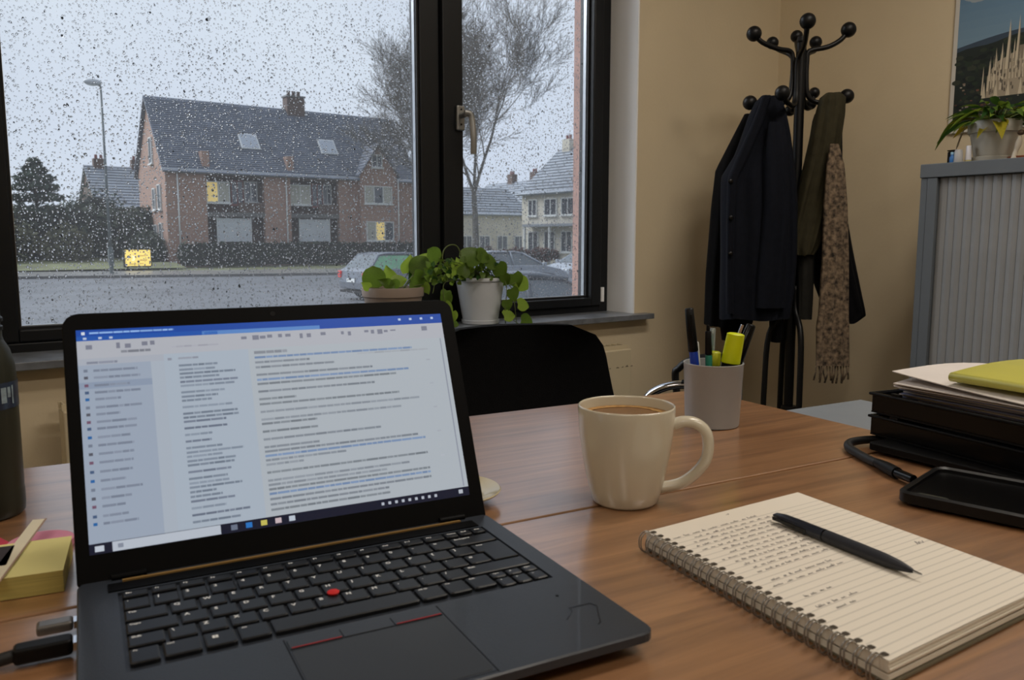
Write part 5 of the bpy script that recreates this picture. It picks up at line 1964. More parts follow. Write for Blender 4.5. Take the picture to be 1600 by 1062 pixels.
m_curt = mat('pale_curtain', (176, 174, 162), .8, noise=.15, nscale=2, stretch=(6, 6, .4))

FAR = [(-60, 47.6), (4.3, 45.2), (16.9, 40.6), (60, 31)]       # far kerb line of the road


def far_y(x):
    for a, c in zip(FAR[:-1], FAR[1:]):
        if a[0] <= x <= c[0]:
            return a[1] + (c[1] - a[1]) * (x - a[0]) / (c[0] - a[0])
    return FAR[-1][1]


struct(MB().box(-90, 160, WY + WT + .02, 170, G - .3, G - .02).build('ground_base', m_grass))
xs_ = [-60 + 5 * i for i in range(25)]
b = MB()
b.grid([[(x, WY + WT + .02, G) for x in xs_], [(x, 25, G) for x in xs_], [(x, far_y(x), G) for x in xs_]])
b.grid([[(x, WY + WT + .02, G - .02) for x in xs_], [(x, WY + WT + .02, G) for x in xs_]])
struct(b.build('road', m_asph))
b = MB()
b.grid([[(x, far_y(x) + .2, G + .12) for x in xs_], [(x, far_y(x) + 6.5, G + .12) for x in xs_]])
struct(b.build('pavement', m_pave))
b = MB()
b.grid([[(x, far_y(x), G - .02) for x in xs_], [(x, far_y(x), G + .13) for x in xs_], [(x, far_y(x) + .2, G + .13) for x in xs_], [(x, far_y(x) + .2, G) for x in xs_]])
struct(b.build('kerb', m_kerb))
b = MB()
for (x0, x1, y0, y1, h) in ((-40, 14.2, 53.5, 56, .25), (-40, 14.2, 56, 62, .5)):
    b.grid([[(x, y0, G + .12) for x in (x0, x1)], [(x, y1, G + .12 + h) for x in (x0, x1)], [(x, y1 + 4, G + .12 + h) for x in (x0, x1)]])
o = b.build('grass_verge', m_grass)
tag(o, 'strip of winter grass before the dark hedge on the left', 'grass', kind='stuff')


def part_box(parent, name, m, *bx, bevel=0):
    return MB().box(*bx).build(name, m, parent, bevel=bevel)


def window_on(parent, x0, x1, z0, z1, y, ncol=2, side='front', frame=None, pane=None, fw=.07, bar=True):
    """a framed window proud of the wall at y, facing -y (front) or -x (left)"""
    frame, pane = frame or m_trim, pane or m_dglass
    b = MB()
    d = .10

    def bx(bb, u0, u1, w0, w1, a, c):
        if side == 'front':
            bb.box(u0, u1, y - c, y - a, w0, w1)
        else:
            bb.box(y - c, y - a, u0, u1, w0, w1)
    bx(b, x0, x0 + fw, z0, z1, 0, d)
    bx(b, x1 - fw, x1, z0, z1, 0, d)
    bx(b, x0 + fw, x1 - fw, z0, z0 + fw, 0, d)
    bx(b, x0 + fw, x1 - fw, z1 - fw, z1, 0, d)
    for k in range(1, ncol):
        xm = x0 + (x1 - x0) * k / ncol
        bx(b, xm - fw * .5, xm + fw * .5, z0 + fw, z1 - fw, .01, d)
    bx(b, x0 - .08, x1 + .08, z0 - .09, z0 - .001, 0, d + .08)
    w_ = b.build('window', frame, parent)
    for k in range(ncol):
        xa, xb = x0 + (x1 - x0) * k / ncol + fw * .5, x0 + (x1 - x0) * (k + 1) / ncol - fw * .5
        g = MB()
        bx(g, xa, xb, z0 + fw, z1 - fw, .012, .05)
        pm = pane[k % len(pane)] if isinstance(pane, (list, tuple)) else pane
        g.build('pane', pm, w_)
    return w_


def gable_roof(parent, x0, x1, y0, y1, ze, zr, ym, m, courses=24, over=.35, axis='x', nm='roof'):
    """stepped courses of tiles on both slopes; ridge along x at y = ym"""
    b = MB()
    for side, (ye, s_) in enumerate(((y0, 1), (y1, -1))):
        dy, dz = (ym - ye), (zr - ze)
        L_ = sqrt(dy * dy + dz * dz)
        ny, nz_ = -s_ * dz / L_ * (1 if True else 0), abs(dy) / L_
        for i in range(courses):
            t0, t1 = i / courses - (.04 if i == 0 else 0), (i + 1) / courses + .004
            pa, pb_ = (ye + dy * t0, ze + dz * t0), (ye + dy * t1, ze + dz * t1)
            th0, th1 = .16, .07
            q0 = (pa[0] + ny * th0, pa[1] + nz_ * th0)
            q1 = (pb_[0] + ny * th1, pb_[1] + nz_ * th1)
            vs = []
            for x in (x0 - over, x1 + over):
                vs += [(x, *pa), (x, *q0), (x, *q1), (x, *pb_)]
            f = [(0, 1, 5, 4), (1, 2, 6, 5), (0, 3, 2, 1), (4, 5, 6, 7), (3, 7, 6, 2), (0, 4, 7, 3)]
            b.add(vs, f)
    o = b.build(nm, m, parent)
    o['kind'] = 'stuff'
    rb = MB()
    nr = int((x1 - x0) / .45)
    for i in range(nr):
        xa = x0 - over + (x1 - x0 + 2 * over) * i / nr
        rb.tube([(xa, ym, zr + .05), (xa + (x1 - x0 + 2 * over) / nr - .02, ym, zr + .05)], .13, 6)
    r_ = rb.build('ridge_tiles', m, parent)
    r_['kind'] = 'stuff'
    return o


def gable_wall(b, x, y0, y1, ze, ym, zr, th=.3):
    b.add([(x, y0, 0), (x, y1, 0), (x, y1, ze), (x, ym, zr - .02), (x, y0, ze), (x + th, y0, 0), (x + th, y1, 0), (x + th, y1, ze), (x + th, ym, zr - .02), (x + th, y0, ze)],
          [(0, 4, 3, 2, 1), (5, 6, 7, 8, 9), (0, 1, 6, 5), (1, 2, 7, 6), (2, 3, 8, 7), (3, 4, 9, 8), (4, 0, 5, 9)])


# ---- the brick double house across the street
H0 = Vector((14.30, 58.0, G))
hs = thing('brick_house', 'red brick double house with a steep tiled roof across the street', 'house', H0)
HW, HD, ZE, ZR, YM = 19.0, 7.6, 6.60, 11.62, 3.83
b = MB()
gable_wall(b, 0, 0, HD, ZE, YM, ZR)
gable_wall(b, HW - .3, 0, HD, ZE, YM, ZR)
b.build('gable_wall', m_brick, hs)
part_box(hs, 'rear_wall', m_brick, .3, HW - .3, HD - .3, HD, 0, ZE)
for (x0, x1, nm) in ((.3, 2.65, 0), (6.7, 8.65, 0), (12.45, 14.0, 0), (17.1, HW - .3, 0)):
    part_box(hs, 'brick_pier', m_brick, x0, x1, 0, .3, 0, ZE)
for (x0, x1) in ((2.65, 6.7), (8.65, 12.45)):
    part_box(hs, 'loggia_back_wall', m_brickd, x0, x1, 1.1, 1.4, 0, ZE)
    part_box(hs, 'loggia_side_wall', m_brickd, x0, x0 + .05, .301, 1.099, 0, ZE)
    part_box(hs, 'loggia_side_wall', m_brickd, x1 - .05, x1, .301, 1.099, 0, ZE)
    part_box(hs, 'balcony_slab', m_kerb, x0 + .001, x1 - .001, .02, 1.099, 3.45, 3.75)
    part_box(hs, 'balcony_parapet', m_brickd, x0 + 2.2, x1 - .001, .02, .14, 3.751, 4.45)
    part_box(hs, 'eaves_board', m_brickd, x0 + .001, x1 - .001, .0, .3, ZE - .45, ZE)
    ws = window_on(hs, x0 + .12, x0 + 1.75, 4.42, 5.88, .55, 2, pane=[m_lit if x0 < 5 else m_curt, m_curt])
    w2 = window_on(hs, x0 + 1.85, x0 + 2.75, 4.30, 6.0, .62, 2, frame=m_redt)
    w3 = window_on(hs, x0 + 2.95, x1 - .15, 4.5, 6.0, 1.09, 2)
    sh = part_box(hs, 'roller_shutter', m_shut, x0 + .75, x0 + 3.05, .25, .33, 1.70, 3.35)
    bb = MB()
    for i in range(11):
        bb.box(x0 + .77, x0 + 3.03, .235, .249, 1.72 + i * .148, 1.72 + i * .148 + .135)
    bb.build('shutter_lath', m_shut, sh)
    part_box(hs, 'garage_post', m_trim, x0 + .68, x0 + .748, .22, .34, .3, 3.42)
    part_box(hs, 'garage_post', m_trim, x0 + 3.052, x0 + 3.12, .22, .34, .3, 3.42)
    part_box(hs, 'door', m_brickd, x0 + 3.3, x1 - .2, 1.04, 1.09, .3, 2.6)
    # low party parapet poking through the eaves
    part_box(hs, 'parapet', m_brick, x0 - .25, x0 + .25, -.15, 1.0, ZE - .3, ZE + 1.25)
# projecting bay on the right with its own cross gable
BX0, BX1, BYF = 14.0, 17.1, -.55
part_box(hs, 'bay_wall', m_brick, BX0, BX1, BYF, .3, 0, ZE + .3)
b = MB()
bm = (BX0 + BX1) / 2
b.add([(BX0, BYF, ZE + .3), (BX1, BYF, ZE + .3), (bm, BYF, 9.0), (BX0, BYF + .3, ZE + .3), (BX1, BYF + .3, ZE + .3), (bm, BYF + .3, 9.0)],
      [(0, 1, 2), (5, 4, 3), (0, 2, 5, 3), (1, 4, 5, 2), (0, 3, 4, 1)])
b.build('bay_gable', m_brick, hs)
b = MB()
for s_ in (-1, 1):
    xe = bm + s_ * (BX1 - BX0) / 2 * 1.14
    for i in range(10):
        t0, t1 = i / 10, (i + 1) / 10 + .01
        def pt(t):
            return (xe + (bm - xe) * t, ZE + .02 + (9.12 - ZE - .02) * t)
        (xa, za), (xb, zb) = pt(t0), pt(t1)
        back = 2.1
        b.add([(xa, BYF - .25, za), (xb, BYF - .25, zb), (xb, back, zb), (xa, back, za), (xa + s_ * .04, BYF - .25, za + .13), (xb, BYF - .25, zb + .06), (xb, back, zb + .06), (xa + s_ * .04, back, za + .13)],
              [(0, 1, 2, 3), (4, 7, 6, 5), (0, 4, 5, 1), (2, 6, 7, 3), (0, 3, 7, 4), (1, 5, 6, 2)])
o = b.build('bay_roof', m_tile, hs)
o['kind'] = 'stuff'
window_on(hs, BX0 + .75 + .2, BX0 + 1.85, 7.35, 8.35, BYF, 2)
window_on(hs, BX0 + .30, BX0 + 2.65, 4.60, 5.95, BYF, 3, pane=[m_curt, m_dglass, m_curt])
window_on(hs, BX0 + .40, BX0 + 2.75, 1.75, 3.25, BYF, 3, pane=[m_curt, m_lit, m_dglass])
# gable side windows
for (y0, y1, z0, z1) in ((1.2, 2.0, 3.9, 5.6), (2.7, 3.4, 3.9, 5.4), (1.3, 2.0, 1.3, 3.0), (2.7, 3.4, 1.3, 2.9)):
    window_on(hs, y0, y1, z0, z1, 0, 1, side='left')
window_on(hs, 2.95, 3.75, 7.1, 8.9, 0, 1, side='left')
gable_roof(hs, 0, HW, -.25, HD + .25, ZE - .1, ZR, YM, m_tile, 34, over=.25)
b = MB()
b.box(-.3, HW + .3, -.40, -.26, ZE - .18, ZE - .04)
b.build('gutter', m_trim, hs)
for x in (.75, 8.3, 17.2):
    MB().tube([(x, -.1 if x < 15 else -.62, .1), (x, -.1 if x < 15 else -.62, ZE - .1)], .05, 8).build('downpipe', m_trim, hs, smooth=True)
# skylights
sl_ = (ZR - ZE + .1) / (YM + .25)


def roof_z(y):
    return ZE - .1 + sl_ * (y + .25)


for x in (5.55, 11.6):
    ya, yb = 1.05, 1.95
    ang = math.atan(sl_)
    M = Matrix.Translation((x, ya, roof_z(ya) + .12)) @ Matrix.Rotation(ang, 4, 'X')
    ln_ = (yb - ya) / cos(ang)
    s_ = MB().box(0, 1.35, 0, ln_, .0, .14, M).build('skylight', m_trim, hs)
    MB().box(.08, 1.27, .08, ln_ - .08, .1405, .155, M).build('pane', mat('sky_reflecting_glass', (150, 158, 168), .08, spec=1.0, noise=.05, nscale=2), s_)
# chimney
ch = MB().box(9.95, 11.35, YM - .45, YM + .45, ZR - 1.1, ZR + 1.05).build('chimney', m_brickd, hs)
MB().box(9.88, 11.42, YM - .52, YM + .52, ZR + 1.0501, ZR + 1.17).build('chimney_cap', m_kerb, ch)
for i in range(3):
    MB().lathe([(.14, 0), (.12, .30), (.15, .32), (.15, .38)], 12, Matrix.Translation((10.25 + i * .4, YM, ZR + 1.171))).build('chimney_pot', m_brickd, ch, auto=40)


# ---- simple but complete neighbouring houses
def house(name, label, loc, rz, Wd, Dp, ze, zr, wallm, roofm, wins, chims, courses=14):
    t = thing(name, label, 'house', loc, rz)
    b = MB()
    ym = Dp / 2
    gable_wall(b, 0, 0, Dp, ze, ym, zr)
    gable_wall(b, Wd - .3, 0, Dp, ze, ym, zr)
    b.box(.3, Wd - .3, 0, .3, 0, ze)
    b.box(.3, Wd - .3, Dp - .3, Dp, 0, ze)
    b.build('wall', wallm, t)
    gable_roof(t, 0, Wd, -.2, Dp + .2, ze - .1, zr, ym, roofm, courses, over=.2)
    for (x0, x1, z0, z1, nc) in wins:
        window_on(t, x0, x1, z0, z1, 0, nc)
    for (x, y, h_) in chims:
        c_ = MB().box(x - .45, x + .45, y - .35, y + .35, zr - 1.0, zr + h_).build('chimney', m_brickd if wallm is not m_cream else m_creamd, t)
        for k in (-1, 1):
            MB().lathe([(.13, 0), (.11, .35)], 8, Matrix.Translation((x + k * .2, y, zr + h_ + .001))).build('chimney_pot', m_redt, c_)
    return t


# facing us from the far left, behind the lamp post
house('gabled_house', 'grey roofed house with two chimneys behind the dark hedge', (12.9, 74, G), 0, 7.5, 8, 4.6, 7.95, m_brickd, m_tile2,
      [(1, 2.2, 2.4, 3.8, 2), (4, 5.2, 2.4, 3.8, 2)], [(1.0, 4, .75), (4.0, 4, .8)])
# right-hand cream houses: their fronts face the street on the left (-x)
RZL = radians(-90)      # local x runs towards -y, local -y faces -x
wins = []
for i in range(8):
    x = .9 + i * 2.05
    wins.append((x, x + (1.5 if i % 3 else 1.1), 3.7, 5.0, 2))
    wins.append((x, x + 1.3, .9, 2.5, 2))
ch_ = house('cream_house', 'cream rendered house with a tall grey roof beside the outer window jamb', (40.4, 53.0, G), RZL, 17, 8.0, 5.55, 9.1, m_cream, m_tile2, wins, [(1.1, 4.0, .9)])
part_box(ch_, 'porch_roof', m_tile2, 1.2, 16, -.9, -.02, 2.85, 3.05)
for x in (1.3, 4.4, 7.4, 10.4, 13.4):
    part_box(ch_, 'porch_post', m_trim, x, x + .14, -.85, -.7, 0, 2.849)
house('far_cream_house', 'long low cream house farther back, left of the tall-roofed one', (50.0, 77, G), RZL, 13.5, 8.0, 5.3, 7.9, m_creamd, m_tile2,
      [(1.0 + i * 2.4, 2.3 + i * 2.4, z0, z0 + 1.4, 2) for i in range(5) for z0 in (1.0, 3.5)], [(4.4, 4, 1.0), (8.4, 4, 1.0)], 10)
house('distant_house', 'distant cream house glimpsed between the brick house and the mullion', (47.0, 93, G), RZL, 13, 8, 5.2, 7.8, m_cream, m_tile2,
      [(1.0 + i * 2.4, 2.3 + i * 2.4, z0, z0 + 1.4, 2) for i in range(5) for z0 in (1.0, 3.5)], [(6, 4, 1.0)], 10)
house('roadside_house', 'low cream house right of the bare tree trunk', (39.5, 62, G), 0, 8.5, 7, 4.2, 6.6, m_cream, m_tile2,
      [(.8 + i * 2.0, 2.0 + i * 2.0, z0, z0 + 1.3, 2) for i in range(4) for z0 in (.9,)], [(2, 3.5, .8)], 10)


# ---- vegetation
def clumps(name, label, cat, blobs, n, size, m, loc=(0, 0, 0), seed=1, kind=None, group=None, parent=None, shell=.55, stretch=1.0):
    """leaf tufts scattered through ellipsoids (cx, cy, cz, rx, ry, rz)"""
    r = np.random.default_rng(seed)
    vol = np.array([bb[3] * bb[4] * bb[5] for bb in blobs]) ** (2 / 3)
    idx = r.choice(len(blobs), n, p=vol / vol.sum())
    B_ = np.array(blobs)[idx]
    d = r.standard_normal((n, 3))
    d /= np.linalg.norm(d, axis=1)[:, None]
    rad = shell + (1 - shell) * r.random(n)
    P = B_[:, :3] + d * B_[:, 3:] * rad[:, None]
    P[:, 2] = np.maximum(P[:, 2], .03)
    a = r.standard_normal((n, 3))
    a /= np.linalg.norm(a, axis=1)[:, None]
    c = np.cross(a, r.standard_normal((n, 3)))
    c /= np.linalg.norm(c, axis=1)[:, None]
    s = size * r.uniform(.5, 1.3, n)[:, None]
    V = np.stack([P - a * s * stretch, P + c * s * .45, P + a * s * stretch, P - c * s * .45], 1).reshape(-1, 3)
    V[:, 2] = np.maximum(V[:, 2], .01)
    me = bpy.data.meshes.new(name)
    me.vertices.add(4 * n)
    me.vertices.foreach_set('co', V.reshape(-1))
    me.loops.add(4 * n)
    me.loops.foreach_set('vertex_index', np.arange(4 * n, dtype=np.int32))
    me.polygons.add(n)
    me.polygons.foreach_set('loop_start', np.arange(0, 4 * n, 4, dtype=np.int32))
    me.update(calc_edges=True)
    me.materials.append(m)
    o = bpy.data.objects.new(name, me)
    COL.objects.link(o)
    o.location = loc
    if parent:
        o.parent = parent
        o.location = (0, 0, 0)
    if label:
        tag(o, label, cat, group)
    if kind:
        o['kind'] = kind
    return o


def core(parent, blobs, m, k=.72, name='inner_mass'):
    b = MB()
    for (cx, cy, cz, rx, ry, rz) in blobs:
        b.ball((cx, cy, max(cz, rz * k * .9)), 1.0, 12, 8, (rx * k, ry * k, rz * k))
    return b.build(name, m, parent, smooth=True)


m_hedge = mat('dark_hedge_leaves', (70, 78, 62), .8, noise=.5, nscale=1.5, rgb2=(34, 42, 34))
m_conif = mat('blue_green_conifer', (74, 86, 74), .85, noise=.4, nscale=1.2, rgb2=(46, 56, 50))
m_bush = mat('olive_bush_leaves', (92, 92, 66), .85, noise=.5, nscale=1.2, rgb2=(60, 60, 46))
m_rbush = mat('reddish_bush', (112, 76, 68), .85, noise=.5, nscale=1.5, rgb2=(76, 56, 50))
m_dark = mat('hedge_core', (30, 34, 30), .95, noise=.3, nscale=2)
m_bark = mat('wet_grey_bark', (92, 88, 80), .8, noise=.3, nscale=3, rgb2=(66, 62, 56), bump=.4, bscale=12)

rs = random.Random(51)
hd_ = thing('dark_hedge', 'tall dark hedge left of the brick house', 'hedge', (9.5, 62.5, G + .6))
bl = [(-4.6 + i * 1.15 + rs.uniform(-.2, .2), rs.uniform(-.3, .3), 1.6, 1.1, 1.1, 1.9 + rs.uniform(-.25, .35)) for i in range(9)]
clumps('foliage', None, None, bl, 9000, .20, m_hedge, seed=2, kind='stuff', parent=hd_)
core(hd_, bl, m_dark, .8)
ct_ = thing('conifer', 'layered evergreen tree rising above the hedge at the far left', 'tree', (7.35, 63.5, G + .6))
bl = []
for (z, r_) in ((3.2, 1.9), (4.0, 1.7), (4.7, 1.55), (5.35, 1.25), (5.95, .85), (6.35, .45)):
    for k in range(5):
        a = 2 * pi * k / 5 + z
        bl.append((r_ * .55 * cos(a), r_ * .55 * sin(a), z + rs.uniform(-.1, .1), r_ * .5, r_ * .5, .28))
clumps('needles', None, None, bl, 6500, .18, m_conif, seed=3, kind='stuff', parent=ct_, shell=.3)
MB().tube([(0, 0, 0), (.05, 0, 3), (0, .05, 6.3)], [.2, .14, .03], 8).build('trunk', m_bark, ct_, smooth=True)
for k in range(10):
    a = k * 2.4
    z = 2.9 + k * .33
    MB().tube([(0, 0, z), (.9 * cos(a), .9 * sin(a), z + .25)], [.05, .02], 5).build('branch', m_bark, ct_)
for (nm, lab, x, y, zz_, rx, rz, mm, sd) in (('shrub', 'olive shrub in front of the evergreen at the far left', 5.3, 61, .4, 1.9, 1.5, m_bush, 5),
                                             ('shrub', 'pale leafless shrub between hedge and far left tree', 8.6, 60.6, .4, 1.5, 1.35, m_bush, 6),
                                             ('shrub', 'dark shrub at the left foot of the brick house', 13.2, 58.8, .25, 1.1, 1.2, m_hedge, 7),
                                             ('shrub', 'broad shrub behind the tall dark hedge', 11.4, 66.0, .6, 2.6, 2.9, m_conif, 8),
                                             ('shrub', 'grey green shrub leaning out at the left edge of the window', 2.6, 60, .3, 2.6, 2.3, m_bush, 9)):
    t = thing(nm, lab, 'shrub', (x, y, G + zz_))
    bl = [(0, 0, rz * .9, rx, 1.2, rz), (rx * .4, .2, rz * .7, rx * .7, 1.1, rz * .8), (-rx * .4, 0, rz * .7, rx * .7, 1.1, rz * .75)]
    clumps('foliage', None, None, bl, 3000, .16, mm, seed=sd, kind='stuff', parent=t, shell=.35)
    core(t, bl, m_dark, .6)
fh = thing('clipped_hedge', 'clipped hedge along the front of the brick house', 'hedge', (14.6, 56.4, G + .12))
b = MB().box(.15, 20.0, -.4, .4, 0, 1.42)
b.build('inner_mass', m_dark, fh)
r = np.random.default_rng(12)
bl = [(.3 + i * .62, 0, .8, .5, .5, .82) for i in range(33)]
clumps('foliage', None, None, bl, 12000, .13, m_hedge, seed=12, kind='stuff', parent=fh, shell=.7)
fr_ = thing('red_leaved_hedge', 'reddish low hedge before the cream houses', 'hedge', (33.6, 49.5, G + .12), radians(-8))
bl = [(.3 + i * .7, 0, .55, .55, .5, .6 + .15 * sin(i * 1.9)) for i in range(14)]
clumps('foliage', None, None, bl, 5000, .12, m_rbush, seed=13, kind='stuff', parent=fr_, shell=.6)
core(fr_, bl, m_dark, .75)


bl = [(-20 + i * 6.5 + rs.uniform(-2, 2), rs.uniform(-2, 2), 2.6 + rs.uniform(-.6, 1.2), 4.6, 3, 3.6 + rs.uniform(-.8, 1.2)) for i in range(24)]
tl_ = clumps('distant_treeline', 'misty line of distant trees along the horizon behind the houses', 'treeline', bl, 16000, .55, m_conif, loc=(0, 128, G), seed=40, kind='stuff', shell=.3)

# ---- bare trees
def bare_tree(name, label, loc, h, r0, seed, levels=6, lean=(0, 0), fork=.32, spread=.42, nmax=5200):
    rnd = random.Random(seed)
    t = thing(name, label, 'tree', loc)
    big, twig = [], []

    def grow(p, d, L_, r_, lv):
        segs = 4 if lv < 2 else 3
        q_ = p
        rr_ = r_
        for s in range(segs):
            d2 = (d + Vector((rnd.uniform(-1, 1), rnd.uniform(-1, 1), rnd.uniform(-.3, .7))) * (.06 + .035 * lv)).normalized()
            e = q_ + d2 * (L_ / segs)
            r2 = rr_ * (.90 if lv < 2 else .84)
            (big if r_ > .035 else twig).append((q_, e, rr_, r2))
            if lv >= 1 and lv < levels and len(twig) < nmax:
                side = d2.cross(Vector((rnd.uniform(-1, 1), rnd.uniform(-1, 1), rnd.uniform(-1, 1)))).normalized()
                grow(e, (d2 * .75 + side * rnd.uniform(.45, .8) + Vector((0, 0, .22))).normalized(), L_ * rnd.uniform(.48, .72), r2 * .5, lv + 1)
            q_, rr_, d = e, r2, d2
        if lv < levels and len(twig) < nmax:
            nb_ = 3 if lv == 0 else 2
            for k in range(nb_):
                side = d.cross(Vector((rnd.uniform(-1, 1), rnd.uniform(-1, 1), .1))).normalized()
                if lv == 0:
                    a = 2 * pi * k / 3 + seed
                    side = Vector((cos(a), sin(a), 0))
                grow(q_, (d + side * rnd.uniform(spread * .6, spread * 1.2)).normalized(), L_ * (1.05 if lv == 0 else rnd.uniform(.62, .82)), rr_ * .68, lv + 1)
    grow(Vector((0, 0, 0)), Vector((lean[0], lean[1], 1)).normalized(), h * fork, r0, 0)
    for nm_, S_, k_ in (('trunk_and_limbs', big, 7), ('twigs', twig, 3)):
        b = MB()
        for p, e, ra, rb_ in S_:
            b.tube([p, e], [max(ra, .012), max(rb_, .010)], k_, caps=False)
        o = b.build(nm_, m_bark, t, smooth=True)
        if nm_ == 'twigs':
            o['kind'] = 'stuff'
    return t


bare_tree('bare_tree', 'big leafless tree right of the window mullion', (32.2, 47.6, G + .1), 20.5, .28, 5, 6, (.0, .02), .24, .36, 60000)
bare_tree('bare_tree', 'leafless tree behind the right end of the brick house roof', (31.2, 50.8, G + .1), 15.5, .20, 12, 6, (-.07, .0), .27, .45, 60000)

# ---- lamp post, lit sign, cars
lp = thing('lamp_post', 'tall grey street lamp on the far kerb left of the brick house', 'street lamp', (8.48, 45.9, G + .12))
m_post = mat('weathered_steel_post', (96, 104, 104), .5, noise=.2, nscale=1)
MB().tube([(0, 0, 0), (0, 0, 1.4)], .105, 12).build('base', m_post, lp, auto=40)
MB().tube([(0, 0, 1.401), (0, 0, 5.0), (0, 0, 9.35)], [.075, .065, .05], 10).build('pole', m_post, lp, smooth=True)
MB().tube([(.0, 0, 9.34), (-.12, 0, 9.46), (-.25, 0, 9.50)], [.05, .045, .04], 8).build('arm', m_post, lp, smooth=True)
hb = MB()
hb.ball((-.34, 0, 9.52), .40, 16, 10, (1.1, .5, .42))
hb.build('lamp_head', mat('pale_lamp_housing', (176, 180, 182), .4, noise=.06, nscale=3), lp, smooth=True)
hb = MB()
hb.ball((-.38, 0, 9.42), .28, 14, 8, (1.05, .45, .30))
hb.build('lamp_lens', mat('clear_lamp_lens', (208, 212, 210), .2, noise=.05), lp, smooth=True)
MB().box(-.12, .12, -.13, .13, .45, 1.25).build('junction_box', m_post, lp, bevel=.02)

sg = thing('lit_sign', 'small glowing yellow sign box at the kerb before the brick house', 'sign', (11.05, 52.0, G + .12))
MB().box(-.78, .78, -.06, .12, .12, 1.22).build('box_frame', m_dark, sg, bevel=.02)
MB().box(-.70, .70, -.075, -.0605, .20, 1.14).build('lit_face', mat('lit_yellow_face', (236, 206, 110), .4, noise=.15, nscale=3, emit=(250, 220, 120), estr=.75), sg)
for x in (-.6, .55):
    MB().box(x, x + .06, -.02, .04, 0, .121).build('post', m_dark, sg)
me = text_mesh('3', .42, mat('pale_sign_print', (250, 232, 190), .5, noise=.05, emit=(255, 240, 200), estr=.9), .004)
o = inst('lettering', me, sg, (-.36, -.081, .52), (pi / 2, 0, 0))
b = MB()
for (x0, x1, z0, z1) in ((-.52, -.1, .30, .335), (.05, .3, .32, .35), (.1, .5, .52, .56), (.05, .46, .78, .81)):
    b.box(x0, x1, -.079, -.0755, z0, z1)
b.build('printed_marks', mat('brown_sign_print', (140, 112, 60), .6, noise=.1), sg)


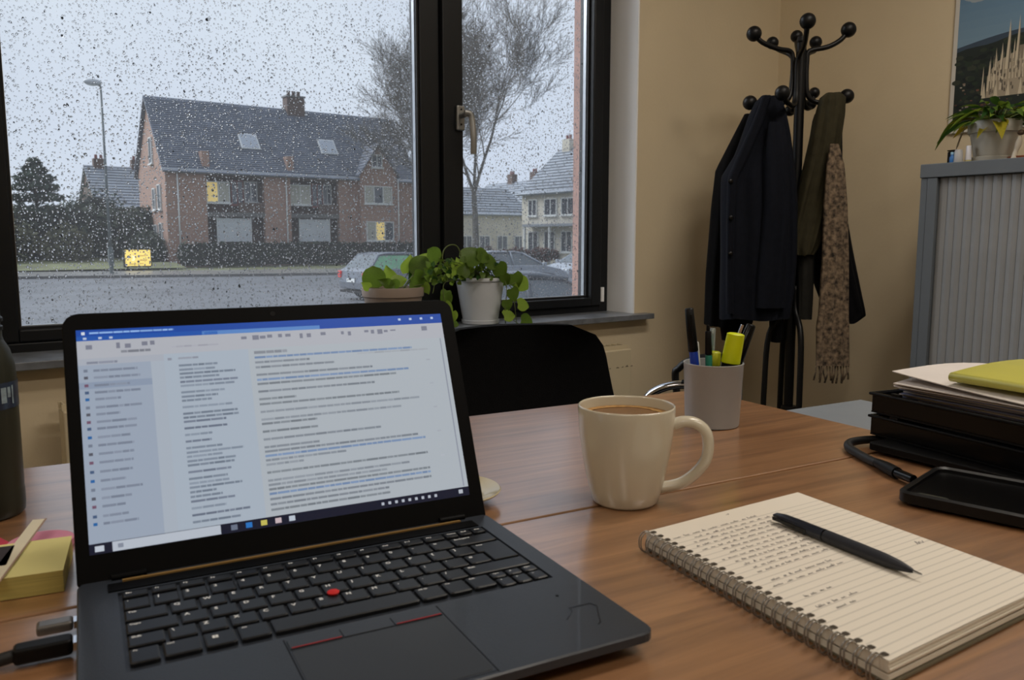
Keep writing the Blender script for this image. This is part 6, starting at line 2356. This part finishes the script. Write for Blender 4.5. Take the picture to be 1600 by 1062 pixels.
def car(name, label, loc, rz, body, glass_rgb=(84, 92, 98), L_=4.3, Hh=1.46, seed=1, green=False):
    """a five-door hatchback; local +x forwards, origin under its middle"""
    t = thing(name, label, 'car', loc, rz)
    hw = .88
    m_tyre = mat('tyre_rubber', (22, 22, 23), .9, noise=.2, nscale=20)
    m_g = mat('car_glass_%d' % seed, glass_rgb, .15, spec=.7, noise=.2, nscale=1.5)
    k = L_ / 4.3
    low = [(-2.12, .34), (-2.16, .55), (-2.10, .92), (-1.95, 1.00), (-1.2, .98), (.75, .95), (1.15, .93), (1.75, .80), (2.05, .68), (2.15, .50), (2.12, .30), (1.72, .26), (1.66, .46), (1.45, .60), (1.22, .60), (1.02, .46), (.96, .24), (-.98, .24), (-1.04, .46), (-1.24, .60), (-1.47, .60), (-1.68, .46), (-1.74, .28)]
    b = MB()
    n = len(low)
    secs = []
    for (yy, s_) in ((-hw, .965), (-hw + .05, 1.0), (hw - .05, 1.0), (hw, .965)):
        secs.append([(x * k * s_, yy, .60 + (z - .60) * s_) for x, z in low])
    vs = [p for s_ in secs for p in s_]
    fs = []
    for i in range(3):
        for j in range(n):
            fs.append((i * n + j, (i + 1) * n + j, (i + 1) * n + (j + 1) % n, i * n + (j + 1) % n))
    fs.append(tuple(range(n)))
    fs.append(tuple(range(4 * n - 1, 3 * n - 1, -1)))
    b.add(vs, fs)
    b.build('car_body', body, t, bevel=.02, seg=2)
    # greenhouse: rear window, roof, windscreen
    bot = [(-1.98, .98), (1.05, .95)]
    roofz = Hh
    rx0, rx1 = -1.55 * k, .15 * k
    iw = .64
    b = MB()
    R0 = [(rx0, -iw, roofz - .06), (rx0 + .35, -iw, roofz), (rx1 - .4, -iw, roofz), (rx1, -iw, roofz - .08)]
    R1 = [(x, -y, z) for x, y, z in R0]
    b.grid([R0, [(x, 0, z + .02) for x, y, z in R0], R1])
    b.grid([[(x, y, z - .05) for x, y, z in R1], [(x, 0, z - .05) for x, y, z in R0], [(x, y, z - .05) for x, y, z in R0]])
    b.grid([[(x, y, z - .05) for x, y, z in R0], R0])
    b.grid([R1, [(x, y, z - .05) for x, y, z in R1]])
    b.build('car_roof', body, t)
    bw = hw - .06
    P = lambda x, y, z: (x, y, z)
    # pillars
    b = MB()
    for s_ in (-1, 1):
        for (xa, za, xb, zb) in ((-1.93 * k, .96, rx0 + .02, roofz - .05), (1.02 * k, .94, rx1 - .02, roofz - .07), (-.35 * k, .96, -.42 * k, roofz - .02)):
            b.tube([(xa, s_ * bw, za), (xb, s_ * (iw + .005), zb)], .038, 6)
        b.tube([(rx0, s_ * iw, roofz - .05), (rx0 + .35, s_ * iw, roofz - .01), (rx1 - .4, s_ * iw, roofz - .01), (rx1, s_ * iw, roofz - .07)], .03, 6)
    b.build('pillar', body, t, smooth=True)
    gs = MB()
    for s_ in (-1, 1):
        a_ = [(-1.86 * k, s_ * (bw - .01), .97), (1.0 * k, s_ * (bw - .01), .95), (rx1, s_ * (iw - .01), roofz - .08), (rx0 + .02, s_ * (iw - .01), roofz - .07)]
        gs.add(a_, [(0, 1, 2, 3) if s_ < 0 else (3, 2, 1, 0)])
    gs.build('side_window', m_g if not green else mat('green_tinted_car_glass', (96, 160, 116), .08, spec=1, noise=.3, nscale=1.2), t)
    MB().add([(1.04 * k, -bw + .02, .95), (1.04 * k, bw - .02, .95), (rx1 + .01, iw - .01, roofz - .07), (rx1 + .01, -iw + .01, roofz - .07)], [(0, 1, 2, 3)]).build('windscreen', m_g, t)
    MB().add([(-1.97 * k, -bw + .02, .98), (-1.97 * k, bw - .02, .98), (rx0 - .01, iw - .01, roofz - .05), (rx0 - .01, -iw + .01, roofz - .05)], [(3, 2, 1, 0)]).build('rear_window', m_g, t)
    for s_ in (-1, 1):
        for x in (-1.36, 1.34):
            M = Matrix.Translation((x * k, s_ * (hw - .11), .31)) @ Matrix.Rotation(pi / 2, 4, 'X')
            wh = MB().lathe([(.20, -.10), (.29, -.10), (.31, -.07), (.31, .07), (.29, .10), (.20, .10)], 22, M).build('wheel', m_tyre, t, auto=30)
            MB().lathe([(.05, -.105), (.19, -.102), (.19, .102), (.05, .105)], 16, M).build('rim', m_spacer, wh, auto=30)
        lg = MB().box(-2.17 * k, -2.02 * k, s_ * .80 - .08, s_ * .80 + .09, .68, .90)
        lg.build('tail_light', mat('red_tail_light', (190, 50, 48), .2, noise=.05, emit=(200, 60, 56), estr=.25), t, bevel=.02)
        MB().box(1.92 * k, 2.12 * k, s_ * .68 - .15, s_ * .68 + .15, .60, .74).build('headlight', mat('headlight_glass', (200, 206, 210), .1, noise=.05), t, bevel=.02)
        MB().box(.82 * k, .96 * k, s_ * .99 - .07, s_ * .99 + .07, .94, 1.06).build('wing_mirror', body, t, bevel=.02)
    MB().box(-2.185 * k, -2.165 * k, -.26, .26, .56, .67).build('number_plate', m_trim, t)
    MB().box(-2.15 * k, 2.15 * k, -.8, .8, .22, .3).build('underbody', m_tyre, t)
    return t


m_car1 = mat('silver_car_paint', (96, 102, 112), .4, metal=.2, noise=.06, nscale=1, coat=.2)
m_car2 = mat('light_grey_car_paint', (138, 144, 152), .45, spec=.4, noise=.06, nscale=1, coat=.1)
m_car3 = mat('dark_grey_car_paint', (84, 90, 98), .55, spec=.3, noise=.08, nscale=1)
car('silver_car', 'silver car with red tail lights parked outside, left of the mullion', (13.35, 23.6, G), radians(2), m_car1, green=True)
car('grey_car', 'light grey car parked outside, just right of the mullion', (17.95, 24.3, G), radians(-3), m_car2, seed=2)
car('dark_car', 'dark grey car parked nearest our window on the right', (7.05, 8.6, G), radians(-31), m_car3, seed=3)
car('pale_car', 'pale car at the outer jamb, parked in line after the light grey one', (22.9, 25.4, G), radians(184), m_car2, seed=2)
